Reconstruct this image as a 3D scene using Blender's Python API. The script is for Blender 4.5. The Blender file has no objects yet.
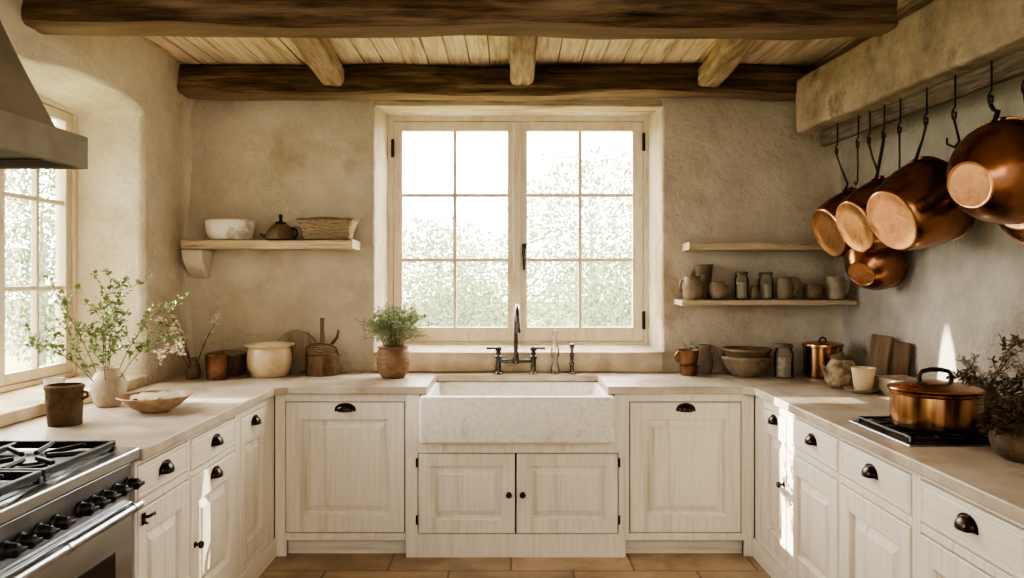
import bpy, bmesh, math, random
from mathutils import Vector, Matrix, noise as mn
PI = math.pi
sc = bpy.context.scene
COL = sc.collection
F, HX, HY, EYE = 777.0, 511.0, 278.0, 1.47     # focal length in px, vanishing point, eye height
CT = 0.90                                       # worktop height

# ------------------------------------------------------------------ materials
MATS = {}
def mat(name, c1, c2=None, rough=.6, metal=0.0, scale=8, stretch=(1, 1, 1), detail=6, lo=.35, hi=.65,
        c3=None, blot=2.0, blot_lo=.52, blot_hi=.72, bump=.0, bscale=None, bstretch=None, bdist=.01, spec=.5, rvar=0.0, coat=0.0,
        wave=None, dist=0.0, sub=0.0, seed=0.0):
    m = bpy.data.materials.new(name); m.use_nodes = True
    nt = m.node_tree; N = nt.nodes; L = nt.links
    b = N['Principled BSDF']
    b.inputs['Roughness'].default_value = rough
    b.inputs['Metallic'].default_value = metal
    b.inputs['Specular IOR Level'].default_value = spec
    b.inputs['Coat Weight'].default_value = coat
    if sub: b.inputs['Subsurface Weight'].default_value = sub; b.inputs['Subsurface Radius'].default_value = (.01, .006, .004)
    tc = N.new('ShaderNodeTexCoord')
    mp = N.new('ShaderNodeMapping'); mp.inputs['Scale'].default_value = stretch
    mp.inputs['Location'].default_value = (seed, seed * .7, seed * 1.3)
    L.new(tc.outputs['Object'], mp.inputs['Vector'])
    nz = N.new('ShaderNodeTexNoise'); nz.inputs['Scale'].default_value = scale
    nz.inputs['Detail'].default_value = detail; nz.inputs['Roughness'].default_value = .62
    nz.inputs['Distortion'].default_value = dist
    L.new(mp.outputs[0], nz.inputs['Vector'])
    rp = N.new('ShaderNodeValToRGB')
    rp.color_ramp.elements[0].position = lo; rp.color_ramp.elements[1].position = hi
    rp.color_ramp.elements[0].color = (*c1, 1); rp.color_ramp.elements[1].color = (*(c2 or c1), 1)
    L.new(nz.outputs['Fac'], rp.inputs['Fac'])
    colout = rp.outputs['Color']
    if c3:
        n2 = N.new('ShaderNodeTexNoise'); n2.inputs['Scale'].default_value = blot
        n2.inputs['Detail'].default_value = 7; n2.inputs['Roughness'].default_value = .6
        L.new(mp.outputs[0], n2.inputs['Vector'])
        r2 = N.new('ShaderNodeMapRange'); r2.inputs['From Min'].default_value = blot_lo; r2.inputs['From Max'].default_value = blot_hi
        L.new(n2.outputs['Fac'], r2.inputs['Value'])
        mx = N.new('ShaderNodeMix'); mx.data_type = 'RGBA'
        L.new(r2.outputs[0], mx.inputs['Factor']); L.new(colout, mx.inputs['A'])
        mx.inputs['B'].default_value = (*c3, 1)
        colout = mx.outputs['Result']
    L.new(colout, b.inputs['Base Color'])
    if rvar:
        rr = N.new('ShaderNodeMapRange'); rr.inputs['To Min'].default_value = max(.02, rough - rvar); rr.inputs['To Max'].default_value = rough + rvar
        rr.inputs['From Min'].default_value = .3; rr.inputs['From Max'].default_value = .7
        L.new(nz.outputs['Fac'], rr.inputs['Value']); L.new(rr.outputs[0], b.inputs['Roughness'])
    if bump:
        src = nz.outputs['Fac']
        if bscale:
            mb = N.new('ShaderNodeMapping'); mb.inputs['Scale'].default_value = bstretch or stretch
            L.new(tc.outputs['Object'], mb.inputs['Vector'])
            nb = N.new('ShaderNodeTexNoise'); nb.inputs['Scale'].default_value = bscale; nb.inputs['Detail'].default_value = 8
            nb.inputs['Roughness'].default_value = .65
            L.new(mb.outputs[0], nb.inputs['Vector']); src = nb.outputs['Fac']
        if wave:
            wv = N.new('ShaderNodeTexWave'); wv.bands_direction = wave[0]; wv.inputs['Scale'].default_value = wave[1]
            wv.inputs['Distortion'].default_value = wave[2]
            L.new(tc.outputs['Object'], wv.inputs['Vector'])
            ad = N.new('ShaderNodeMath'); ad.operation = 'ADD'
            L.new(src, ad.inputs[0]); L.new(wv.outputs['Fac'], ad.inputs[1]); src = ad.outputs[0]
        bp = N.new('ShaderNodeBump'); bp.inputs['Strength'].default_value = bump; bp.inputs['Distance'].default_value = bdist
        L.new(src, bp.inputs['Height']); L.new(bp.outputs[0], b.inputs['Normal'])
    MATS[name] = m
    return m

mat('plaster', (.54, .468, .36), (.725, .65, .535), rough=.92, scale=3.0, lo=.3, hi=.7, c3=(.38, .285, .18), blot=1.9, blot_lo=.54, blot_hi=.76, bump=.75, bscale=14, bdist=.035, spec=.15)
mat('plaster_pale', (.65, .575, .46), (.83, .76, .645), rough=.92, scale=3.2, lo=.3, hi=.7, c3=(.48, .39, .28), blot=1.7, blot_lo=.56, blot_hi=.8, bump=.7, bscale=14, bdist=.035, spec=.15, seed=3.3)
mat('plaster_grey', (.55, .505, .445), (.77, .72, .645), rough=.92, scale=3.4, lo=.3, hi=.7, c3=(.33, .26, .18), blot=1.6, blot_lo=.5, blot_hi=.75, bump=1.0, bscale=15, bdist=.045, spec=.15, seed=7.1)
mat('plaster_beam', (.34, .27, .20), (.60, .50, .395), rough=.93, scale=5.5, lo=.3, hi=.66, c3=(.22, .165, .11), blot=4, blot_lo=.54, blot_hi=.7, bump=.8, bscale=16, bdist=.03, spec=.1)
mat('hood_plaster', (.215, .185, .14), (.26, .225, .17), rough=.7, scale=5, c3=(.19, .16, .12), blot=3, bump=.15, bscale=60, bdist=.004, spec=.3)
mat('hood_inside', (.035, .03, .025), (.05, .04, .03), rough=.6)
mat('old_oak', (.045, .027, .015), (.27, .175, .10), rough=.78, scale=9, stretch=(.35, 4, 4), lo=.3, hi=.72, c3=(.42, .31, .20), blot=3.4, blot_lo=.54, blot_hi=.74, bump=1.0, bscale=10, bstretch=(.5, 5, 5), bdist=.03, spec=.25)
mat('joist_wood', (.28, .19, .13), (.56, .43, .32), rough=.8, scale=9, stretch=(4, .4, 4), lo=.3, hi=.7, c3=(.18, .10, .05), blot=4, bump=.7, bscale=10, bstretch=(5, .5, 5), bdist=.02, spec=.2)
mat('plank_wood', (.58, .45, .325), (.85, .72, .58), rough=.85, scale=7, stretch=(9, .5, 9), lo=.3, hi=.7, c3=(.34, .22, .12), blot=3, blot_lo=.52, blot_hi=.74, bump=.4, bscale=9, bstretch=(9, .5, 9), bdist=.008, spec=.2)
mat('rail_wood', (.12, .095, .07), (.27, .22, .17), rough=.85, scale=9, stretch=(6, .4, 6), bump=.5, bscale=12, bstretch=(6, .5, 6), bdist=.01, spec=.2)
mat('shelf_wood', (.42, .325, .215), (.70, .59, .435), rough=.85, scale=8, stretch=(.5, 6, 6), lo=.3, hi=.68, c3=(.26, .17, .095), blot=5, bump=.6, bscale=10, bstretch=(.6, 6, 6), bdist=.012, spec=.2)
mat('paint_vert', (.73, .68, .59), (.84, .795, .71), rough=.52, scale=11, stretch=(4, 4, .25), lo=.28, hi=.55, c3=(.58, .50, .39), blot=4, blot_lo=.57, blot_hi=.8, bump=.12, bscale=14, bstretch=(6, 6, .3), bdist=.004, spec=.35)
mat('paint_horiz', (.73, .68, .59), (.84, .795, .71), rough=.52, scale=11, stretch=(.25, 4, 4), lo=.28, hi=.55, c3=(.58, .50, .39), blot=4, blot_lo=.57, blot_hi=.8, bump=.12, bscale=14, bstretch=(.3, 6, 6), bdist=.004, spec=.35)
mat('window_paint', (.68, .595, .455), (.78, .70, .56), rough=.5, scale=9, stretch=(2, 2, .6), c3=(.50, .38, .23), blot=5, blot_lo=.56, blot_hi=.78, bump=.2, bscale=20, bdist=.004, spec=.4)
mat('cabinet_dark', (.05, .035, .022), (.07, .05, .03), rough=.9)
mat('worktop_stone', (.40, .335, .26), (.67, .59, .485), rough=.42, scale=4.5, detail=10, lo=.3, hi=.7, c3=(.30, .215, .135), blot=3.2, blot_lo=.53, blot_hi=.75, bump=.25, bscale=22, bdist=.006, spec=.45, rvar=.12)
mat('sill_stone', (.52, .43, .30), (.72, .62, .47), rough=.7, scale=6, c3=(.36, .25, .14), blot=3.6, bump=.5, bscale=18, bdist=.012, spec=.25)
mat('sink_stone', (.76, .73, .67), (.87, .85, .80), rough=.42, scale=42, lo=.36, hi=.56, c3=(.62, .565, .48), blot=10, blot_lo=.55, blot_hi=.8, bump=.12, bscale=70, bdist=.003, spec=.4)
mat('steel', (.40, .42, .445), (.57, .59, .615), rough=.30, metal=1, scale=8, stretch=(1, .1, 1), rvar=.04)
mat('steel_dark', (.19, .20, .215), (.29, .30, .315), rough=.38, metal=.9, scale=7, rvar=.08)
mat('oven_glass', (.012, .011, .011), (.02, .018, .016), rough=.12, spec=.6)
mat('black_iron', (.008, .0075, .007), (.022, .02, .018), rough=.36, scale=30, bump=.25, bscale=60, bdist=.003, spec=.5)
mat('iron', (.018, .014, .011), (.05, .04, .03), rough=.45, metal=.75, scale=22, rvar=.1, bump=.3, bscale=45, bdist=.004)
mat('dark_bronze', (.03, .023, .017), (.09, .066, .046), rough=.28, metal=.85, scale=18, rvar=.1)
mat('nickel', (.07, .062, .054), (.14, .125, .11), rough=.27, metal=1, scale=14, rvar=.08)
mat('copper', (.46, .23, .12), (.66, .385, .225), rough=.26, metal=1, scale=5, lo=.32, hi=.7, c3=(.27, .12, .06), blot=6, blot_lo=.5, blot_hi=.72, rvar=.09, bump=.10, bscale=16, bdist=.006)
mat('copper_streaked', (.26, .11, .05), (.80, .50, .29), rough=.24, metal=1, scale=9, stretch=(3, 3, .15), lo=.34, hi=.68, c3=(.34, .15, .07), blot=6, blot_lo=.5, blot_hi=.72, rvar=.06, bump=.08, bscale=14, bdist=.005)  # vertical reflection streaks put into the colour
mat('copper_dark', (.30, .135, .068), (.50, .265, .145), rough=.24, metal=1, scale=5, lo=.32, hi=.7, c3=(.17, .07, .035), blot=5, blot_lo=.48, blot_hi=.70, rvar=.07, bump=.10, bscale=16, bdist=.006)  # hanging pot bodies, darkened to carry dim reflections in the colour
mat('copper_lit', (.72, .37, .20), (.90, .57, .36), rough=.36, metal=1, scale=16, lo=.3, hi=.7, c3=(.58, .27, .13), blot=12, blot_lo=.54, blot_hi=.7, rvar=.1, bump=.2, bscale=30, bdist=.004)  # pot bottoms, window highlight put into the colour
mat('copper_old', (.22, .115, .065), (.40, .235, .145), rough=.42, metal=.85, scale=7, c3=(.14, .075, .045), blot=8, rvar=.1, bump=.15, bscale=25, bdist=.005)
mat('cream_glaze', (.62, .49, .315), (.74, .615, .43), rough=.28, scale=6, c3=(.54, .39, .225), blot=5, bump=.1, bscale=18, bdist=.005, spec=.5)
mat('pale_ceramic', (.36, .29, .20), (.54, .455, .345), rough=.55, scale=12, c3=(.36, .27, .17), blot=9, bump=.3, bscale=30, bdist=.006)
mat('white_marble', (.74, .70, .63), (.84, .80, .73), rough=.4, scale=5, c3=(.50, .45, .38), blot=7, blot_lo=.56, blot_hi=.62, bump=.15, bscale=20, bdist=.006)
mat('stoneware', (.215, .16, .105), (.36, .28, .195), rough=.55, scale=10, c3=(.145, .10, .06), blot=9, bump=.3, bscale=26, bdist=.006)
mat('stoneware_brown', (.13, .083, .048), (.25, .17, .105), rough=.5, scale=9, c3=(.08, .05, .028), blot=8, bump=.3, bscale=24, bdist=.006)
mat('rough_clay', (.10, .066, .038), (.215, .15, .092), rough=.85, scale=14, c3=(.06, .037, .02), blot=7, bump=.9, bscale=22, bdist=.02, spec=.2)
mat('terracotta', (.17, .095, .05), (.31, .195, .115), rough=.6, scale=8, c3=(.145, .07, .03), blot=6, bump=.3, bscale=20, bdist=.006, wave=('Z', 12, 1.5))
mat('dish_glaze', (.24, .135, .065), (.40, .26, .145), rough=.42, scale=9, c3=(.55, .44, .31), blot=8, bump=.2, bscale=22, bdist=.005)
mat('linen', (.62, .54, .42), (.74, .66, .54), rough=.9, scale=60, bump=.4, bscale=50, bdist=.004)
mat('rough_ceramic', (.17, .115, .065), (.52, .41, .28), rough=.7, scale=26, lo=.36, hi=.66, c3=(.10, .065, .035), blot=16, bump=.8, bscale=30, bdist=.012)
mat('wicker', (.20, .125, .065), (.42, .29, .17), rough=.8, scale=40, stretch=(1, 1, 5), c3=(.13, .08, .04), blot=12, bump=.9, bscale=24, bstretch=(1, 1, 6), bdist=.012, wave=('Z', 30, 3))
mat('pale_wicker', (.42, .31, .19), (.66, .53, .365), rough=.8, scale=40, stretch=(1, 1, 5), c3=(.32, .22, .12), blot=12, bump=.9, bscale=24, bstretch=(1, 1, 6), bdist=.012, wave=('Z', 30, 3))
mat('brown_wood', (.10, .052, .024), (.215, .125, .063), rough=.6, scale=10, stretch=(4, 4, .5), bump=.4, bscale=14, bstretch=(5, 5, .5), bdist=.006)
mat('board_wood', (.17, .105, .058), (.32, .22, .135), rough=.7, scale=9, stretch=(4, 4, .4), c3=(.12, .07, .035), blot=4, bump=.4, bscale=12, bstretch=(6, 6, .4), bdist=.006)
mat('grey_board', (.27, .215, .15), (.40, .33, .24), rough=.75, scale=8, stretch=(4, 1, .5), c3=(.2, .15, .10), blot=6, bump=.4, bscale=14, bdist=.006)
mat('soil', (.025, .016, .01), (.06, .04, .025), rough=1, scale=40, bump=1, bscale=60)
mat('leaf_green', (.13, .19, .065), (.30, .37, .15), rough=.5, scale=14, c3=(.44, .46, .28), blot=9)
mat('leaf_sage', (.26, .33, .17), (.50, .55, .36), rough=.55, scale=14, c3=(.38, .40, .27), blot=9)
mat('stem_green', (.12, .11, .05), (.22, .19, .09), rough=.7)
mat('twig', (.07, .042, .022), (.15, .095, .052), rough=.8, scale=20)
mat('blossom', (.66, .57, .45), (.82, .74, .62), rough=.8)
mat('lilac', (.38, .30, .33), (.52, .43, .45), rough=.8)
mat('dry_leaf', (.10, .065, .036), (.25, .175, .105), rough=.85, scale=18, c3=(.42, .36, .28), blot=14)
mat('dry_dark', (.045, .028, .017), (.15, .10, .06), rough=.9, scale=18)
mat('dry_silver', (.34, .30, .24), (.55, .49, .40), rough=.8, scale=18)
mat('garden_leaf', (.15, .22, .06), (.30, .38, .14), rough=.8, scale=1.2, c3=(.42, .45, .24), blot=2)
mat('garden_leaf_pale', (.34, .40, .20), (.52, .56, .34), rough=.8, scale=1.2, c3=(.60, .52, .38), blot=1.6)  # leaf colour lightened to stand in for outdoor haze
mat('garden_bark', (.22, .17, .12), (.35, .28, .2), rough=.9)
mat('lawn', (.16, .21, .06), (.27, .31, .11), rough=1, scale=1.5, c3=(.34, .33, .17), blot=.6)
mat('jar_fill', (.34, .28, .20), (.56, .48, .37), rough=.9, scale=55, bump=.6, bscale=60)
mat('cork', (.24, .15, .08), (.36, .25, .15), rough=.9, scale=50)

def glass(name, col, rough, ior=1.45):
    m = bpy.data.materials.new(name); m.use_nodes = True
    b = m.node_tree.nodes['Principled BSDF']
    b.inputs['Base Color'].default_value = (*col, 1); b.inputs['Roughness'].default_value = rough
    b.inputs['Transmission Weight'].default_value = 1; b.inputs['IOR'].default_value = ior
    MATS[name] = m
def thin_glass(name, tint, white):
    m = bpy.data.materials.new(name); m.use_nodes = True
    nt = m.node_tree; N = nt.nodes; L = nt.links; N.clear()
    out = N.new('ShaderNodeOutputMaterial'); tr = N.new('ShaderNodeBsdfTransparent'); tr.inputs[0].default_value = (*tint, 1)
    df = N.new('ShaderNodeBsdfDiffuse'); df.inputs[0].default_value = (.8, .78, .72, 1)
    gl = N.new('ShaderNodeBsdfGlossy'); gl.inputs['Roughness'].default_value = .05
    m1 = N.new('ShaderNodeMixShader'); m1.inputs[0].default_value = white; L.new(tr.outputs[0], m1.inputs[1]); L.new(df.outputs[0], m1.inputs[2])
    fr = N.new('ShaderNodeLayerWeight'); fr.inputs[0].default_value = .22
    m2 = N.new('ShaderNodeMixShader'); L.new(fr.outputs['Fresnel'], m2.inputs[0]); L.new(m1.outputs[0], m2.inputs[1]); L.new(gl.outputs[0], m2.inputs[2])
    L.new(m2.outputs[0], out.inputs[0]); MATS[name] = m
thin_glass('jar_glass', (.96, .95, .92), .07)
thin_glass('milk_glass', (.95, .94, .91), .5)
def pane_mat():
    # old hand-made glass: clear, slightly reflective, plus a translucent veil imitating blown-out haze
    m = bpy.data.materials.new('window_glass'); m.use_nodes = True
    nt = m.node_tree; N = nt.nodes; L = nt.links; N.clear()
    out = N.new('ShaderNodeOutputMaterial')
    tr = N.new('ShaderNodeBsdfTransparent'); tr.inputs[0].default_value = (1, 1, 1, 1)
    tl = N.new('ShaderNodeBsdfTranslucent'); tl.inputs[0].default_value = (.95, .93, .88, 1)
    gl = N.new('ShaderNodeBsdfGlossy'); gl.inputs['Roughness'].default_value = .06
    tc = N.new('ShaderNodeTexCoord'); nz = N.new('ShaderNodeTexNoise'); nz.inputs['Scale'].default_value = 55; nz.inputs['Detail'].default_value = 5
    L.new(tc.outputs['Object'], nz.inputs['Vector'])
    mr = N.new('ShaderNodeMapRange'); mr.inputs['From Min'].default_value = .35; mr.inputs['From Max'].default_value = .7
    mr.inputs['To Min'].default_value = .02; mr.inputs['To Max'].default_value = .17
    L.new(nz.outputs['Fac'], mr.inputs['Value'])
    m1 = N.new('ShaderNodeMixShader'); L.new(mr.outputs[0], m1.inputs[0]); L.new(tr.outputs[0], m1.inputs[1]); L.new(tl.outputs[0], m1.inputs[2])
    m2 = N.new('ShaderNodeMixShader'); m2.inputs[0].default_value = .05; L.new(m1.outputs[0], m2.inputs[1]); L.new(gl.outputs[0], m2.inputs[2])
    L.new(m2.outputs[0], out.inputs[0]); MATS['window_glass'] = m
pane_mat()

def floor_mat():
    m = mat('floor_tile', (.36, .265, .175), (.56, .44, .315), rough=.45, scale=4, c3=(.28, .19, .115), blot=3, bump=.3, bscale=16, bdist=.006, rvar=.1)
    nt = m.node_tree; N = nt.nodes; L = nt.links; b = N['Principled BSDF']
    br = N.new('ShaderNodeTexBrick'); br.inputs['Scale'].default_value = 1.0
    br.inputs['Brick Width'].default_value = .62; br.inputs['Row Height'].default_value = .30; br.inputs['Mortar Size'].default_value = .006
    br.inputs['Color1'].default_value = (.78, .78, .78, 1); br.inputs['Color2'].default_value = (1.1, 1.05, 1, 1); br.inputs['Mortar'].default_value = (.45, .42, .4, 1)
    tc = N.new('ShaderNodeTexCoord'); L.new(tc.outputs['Object'], br.inputs['Vector'])
    src = b.inputs['Base Color'].links[0].from_socket
    mx = N.new('ShaderNodeMix'); mx.data_type = 'RGBA'; mx.blend_type = 'MULTIPLY'; mx.inputs['Factor'].default_value = 1
    L.new(src, mx.inputs['A']); L.new(br.outputs['Color'], mx.inputs['B']); L.new(mx.outputs['Result'], b.inputs['Base Color'])
floor_mat()

# light bounced up from below, put into the oak's colour on downward faces
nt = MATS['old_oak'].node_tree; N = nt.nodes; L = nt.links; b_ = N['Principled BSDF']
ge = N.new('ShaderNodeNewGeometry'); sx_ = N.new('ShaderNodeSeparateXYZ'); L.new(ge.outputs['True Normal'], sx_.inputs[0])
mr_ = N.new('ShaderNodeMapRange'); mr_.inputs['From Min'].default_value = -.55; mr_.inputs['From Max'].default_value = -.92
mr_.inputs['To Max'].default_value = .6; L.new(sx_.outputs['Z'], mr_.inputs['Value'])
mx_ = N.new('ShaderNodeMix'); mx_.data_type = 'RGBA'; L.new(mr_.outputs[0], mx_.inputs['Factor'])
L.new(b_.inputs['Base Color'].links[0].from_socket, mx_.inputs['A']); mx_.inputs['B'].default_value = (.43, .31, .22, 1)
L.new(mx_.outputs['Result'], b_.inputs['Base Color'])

# ------------------------------------------------------------------ mesh helpers
class MB:
    def __init__(s): s.bm = bmesh.new()
    def box(s, x0, y0, z0, x1, y1, z1):
        v = [s.bm.verts.new(p) for p in ((x0,y0,z0),(x1,y0,z0),(x1,y1,z0),(x0,y1,z0),(x0,y0,z1),(x1,y0,z1),(x1,y1,z1),(x0,y1,z1))]
        for f in ((0,3,2,1),(4,5,6,7),(0,1,5,4),(1,2,6,5),(2,3,7,6),(3,0,4,7)): s.bm.faces.new([v[i] for i in f])
        return s
    def rings(s, loops, cap0=True, cap1=True, closed=True):
        R = []
        for lp in loops:
            R.append([s.bm.verts.new(p) for p in lp])
        for a, b in zip(R, R[1:]):
            n = max(len(a), len(b))
            if len(a) == 1 and len(b) == 1: continue
            for i in range(n if closed else n - 1):
                j = (i + 1) % n
                if len(a) == 1: s.bm.faces.new((a[0], b[j], b[i]))
                elif len(b) == 1: s.bm.faces.new((a[i], a[j], b[0]))
                else: s.bm.faces.new((a[i], a[j], b[j], b[i]))
        if cap0 and len(R[0]) > 2: s.bm.faces.new(list(reversed(R[0])))
        if cap1 and len(R[-1]) > 2: s.bm.faces.new(R[-1])
        return s
    def lathe(s, prof, seg=36, c=(0, 0, 0), sx=1, sy=1, wob=0.0, seed=0):
        loops = []
        for r, z in prof:
            if r < 1e-5: loops.append([(c[0], c[1], c[2] + z)]); continue
            lp = []
            for i in range(seg):
                a = 2 * PI * i / seg
                k = 1 + (wob * mn.noise((math.cos(a) * 1.4 + seed, math.sin(a) * 1.4, z * 9 + seed)) if wob else 0)
                lp.append((c[0] + r * k * sx * math.cos(a), c[1] + r * k * sy * math.sin(a), c[2] + z))
            loops.append(lp)
        return s.rings(loops)
    def tube(s, pts, r, seg=8, flat=None, up=(0, 0, 1)):
        P = [Vector(p) for p in pts]; n = len(P)
        rr = r if isinstance(r, (list, tuple)) else [r] * n
        loops = []; side = None
        for i in range(n):
            t = (P[min(i + 1, n - 1)] - P[max(i - 1, 0)]).normalized()
            if side is None:
                u = Vector(up)
                if abs(t.dot(u)) > .95: u = Vector((1, 0, 0))
                side = t.cross(u).normalized()
            side = (side - t * side.dot(t)).normalized()
            b = t.cross(side)
            k = flat or 1
            loops.append([P[i] + side * (rr[i] * math.cos(2 * PI * j / seg)) + b * (rr[i] * k * math.sin(2 * PI * j / seg)) for j in range(seg)])
        return s.rings(loops)
    def quad(s, *p):
        s.bm.faces.new([s.bm.verts.new(q) for q in p]); return s
    def leaf(s, p, d, up, l, w):
        d = Vector(d).normalized(); sd = d.cross(Vector(up))
        if sd.length < 1e-3: sd = d.cross(Vector((1, .3, .2)))
        sd.normalize(); nrm = sd.cross(d); p = Vector(p)
        v = [s.bm.verts.new(q) for q in (p, p + d * l * .45 + sd * w * .5 + nrm * w * .15, p + d * l - nrm * l * .12, p + d * l * .45 - sd * w * .5 + nrm * w * .15)]
        s.bm.faces.new((v[0], v[1], v[2])); s.bm.faces.new((v[0], v[2], v[3])); return s
    def jitter(s, amp, freq, seed=0.0, amps=None):
        A = amps or (1, 1, 1)
        for v in s.bm.verts:
            q = v.co * freq + Vector((seed, seed * 1.7, -seed))
            n = mn.noise_vector(q) + mn.noise_vector(q * 2.7) * .45
            v.co += Vector((n.x * A[0], n.y * A[1], n.z * A[2])) * amp
        return s
    def xform(s, M):
        for v in s.bm.verts: v.co = M @ v.co
        return s
    def build(s, name, m, parent=None, loc=(0, 0, 0), rot=(0, 0, 0), smooth=35, bevel=0, bseg=2):
        bmesh.ops.recalc_face_normals(s.bm, faces=s.bm.faces)
        me = bpy.data.meshes.new(name); s.bm.to_mesh(me); s.bm.free()
        me.materials.append(MATS[m])
        if smooth:
            for p in me.polygons: p.use_smooth = True
            me.set_sharp_from_angle(angle=math.radians(smooth))
        o = bpy.data.objects.new(name, me); COL.objects.link(o)
        o.location = loc; o.rotation_euler = rot
        if parent: o.parent = parent
        if bevel:
            b = o.modifiers.new('bevel', 'BEVEL'); b.width = bevel; b.segments = bseg; b.limit_method = 'ANGLE'; b.angle_limit = math.radians(40)
        return o

def tag(o, label, cat, group=None):
    o['label'] = label; o['category'] = cat
    if group: o['group'] = group
    return o
def thing(name, label, cat, loc=(0, 0, 0), rotz=0, group=None):
    o = bpy.data.objects.new(name, None); COL.objects.link(o); o.empty_display_size = .05
    o.location = loc; o.rotation_euler = (0, 0, rotz)
    return tag(o, label, cat, group)
def struct(o):
    o['kind'] = 'structure'; return o
def sroot(name, loc=(0, 0, 0), rotz=0):
    o = bpy.data.objects.new(name, None); COL.objects.link(o); o.location = loc; o.rotation_euler = (0, 0, rotz)
    o['kind'] = 'structure'; return o
def arc(c, r, a0, a1, n, plane='xz'):
    out = []
    for i in range(n + 1):
        a = a0 + (a1 - a0) * i / n
        u, v = r * math.cos(a), r * math.sin(a)
        out.append({'xz': (c[0] + u, c[1], c[2] + v), 'yz': (c[0], c[1] + u, c[2] + v), 'xy': (c[0] + u, c[1] + v, c[2])}[plane])
    return out
def rough_beam(p0, p1, w, h, rad=.02, amp=.008, freq=5, seed=1, nseg=60, twist=0, bow=0, taper=1.0):
    # rough-hewn timber between p0 and p1 (horizontal), section w x h with rounded arrises
    p0, p1 = Vector(p0), Vector(p1); t = (p1 - p0).normalized(); sd = Vector((0, 0, 1)).cross(t).normalized(); up = Vector((0, 0, 1))
    sec = []
    for cx, cy, a0 in ((w/2 - rad, h/2 - rad, 0), (-w/2 + rad, h/2 - rad, PI/2), (-w/2 + rad, -h/2 + rad, PI), (w/2 - rad, -h/2 + rad, 1.5*PI)):
        for k in range(4):
            a = a0 + PI/2 * k / 3; sec.append((cx + rad * math.cos(a), cy + rad * math.sin(a)))
    fine = []
    for i in range(len(sec)):
        a, b = sec[i], sec[(i + 1) % len(sec)]; L = math.hypot(b[0]-a[0], b[1]-a[1]); n = max(1, int(L / .012))
        for k in range(n): fine.append((a[0] + (b[0]-a[0]) * k / n, a[1] + (b[1]-a[1]) * k / n))
    m = MB(); loops = []
    for i in range(nseg + 1):
        f = i / nseg; c = p0.lerp(p1, f) + up * (bow * math.sin(PI * f)); k = 1 + (taper - 1) * f
        loops.append([c + sd * (x * k) + up * (z * k) for x, z in fine])
    m.rings(loops)
    for v in m.bm.verts:
        q = v.co.copy(); al = q.dot(t)
        n = mn.noise_vector(Vector((al * freq * .45 + seed, (q - t * al).dot(sd) * freq * 2.2, q.z * freq * 2.2)))
        n2 = mn.noise_vector(Vector((al * 1.3 + seed * 2, seed, q.z)))
        n3 = mn.noise_vector(Vector((al * 2.2 + seed, (q - t * al).dot(sd) * 34, q.z * 34)))
        n += n3 * .42
        v.co += (sd * (n.x * amp + n2.x * amp * 1.6) + up * (n.z * amp + n2.z * amp * 1.6))
    return m

# ------------------------------------------------------------------ camera
cam = bpy.data.cameras.new('camera'); co = bpy.data.objects.new('camera', cam); COL.objects.link(co)
co.location = (0, 0, EYE); co.rotation_euler = (PI / 2, 0, 0)
cam.sensor_width = 36; cam.lens = 36 * F / 1024
cam.shift_x = 1 / 1024; cam.shift_y = -11 / 1024; cam.clip_start = .05
sc.camera = co

# ------------------------------------------------------------------ room shell
XL, XR, YB, ZC = -1.96, 2.03, 4.72, 2.72
def axis(a, b, step, fine):           # non-uniform grid coordinates, dense near the given values
    out = set(); x = a
    while x < b: out.add(round(x, 4)); x += step
    out.add(b)
    for c, r in fine:
        k = c - r
        while k <= c + r:
            if a <= k <= b: out.add(round(k, 4))
            k += .008
    s = sorted(out); r = [s[0]]
    for v in s[1:]:
        if v - r[-1] > .0035: r.append(v)
    return r
def niche_depth(u, v, u0, u1, v0, v1, D, splay, rc):
    # signed distance inside a rounded rectangle -> recess depth with softly rounded arrises
    cu, cv = (u0 + u1) / 2, (v0 + v1) / 2; hu, hv = (u1 - u0) / 2, (v1 - v0) / 2
    qx, qy = abs(u - cu) - hu + rc, abs(v - cv) - hv + rc
    sd = -(math.hypot(max(qx, 0), max(qy, 0)) + min(max(qx, qy), 0) - rc)
    t = min(1, max(0, sd / splay))
    return D * (t * t * (3 - 2 * t) * .45 + t * .55)
def wall_field(name, us, vs, fn, hole, m):
    b = MB(); V = {}
    for i, u in enumerate(us):
        for j, v in enumerate(vs): V[i, j] = b.bm.verts.new(fn(u, v))
    for i in range(len(us) - 1):
        for j in range(len(vs) - 1):
            cu, cv = (us[i] + us[i+1]) / 2, (vs[j] + vs[j+1]) / 2
            if hole and hole[0] < cu < hole[1] and hole[2] < cv < hole[3]: continue
            b.bm.faces.new((V[i, j], V[i+1, j], V[i+1, j+1], V[i, j+1]))
    for v in list(b.bm.verts):
        if not v.link_faces: b.bm.verts.remove(v)
    return struct(b.build(name, m, smooth=180))
def lump(u, v, s):
    return mn.noise((u * 1.6 + s, v * 1.6, s)) * .010 + mn.noise((u * 5 + s, v * 5, s)) * .0035 + mn.noise((u * 14 + s, v * 14, s)) * .0012
def fillet(d, r): return (r - d) ** 2 / (2 * r) if d < r else 0
NB = (-.835, .925, 1.00, 2.555)     # back niche (x0,x1,z0,z1) in the wall plane
def back(u, v):
    d = niche_depth(u, v, NB[0], NB[1], NB[2], NB[3], .30, .058, .03)
    y = YB + d + lump(u, v, 2.0) * (1 if d == 0 else .5) - fillet(u - XL, .10) - fillet(XR - u, .08)
    return (u, y, v)
ux = axis(-2.0, 2.08, .035, [(NB[0], .09), (NB[1], .09), (XL, .1), (XR, .08)]); vz = axis(-.02, 2.85, .035, [(NB[2], .09), (NB[3], .09)])
wall_field('wall_back', ux, vz, back, (-.765, .855, 1.065, 2.475), 'plaster')
NL = (2.80, 4.165, .90, 2.40)
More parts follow.
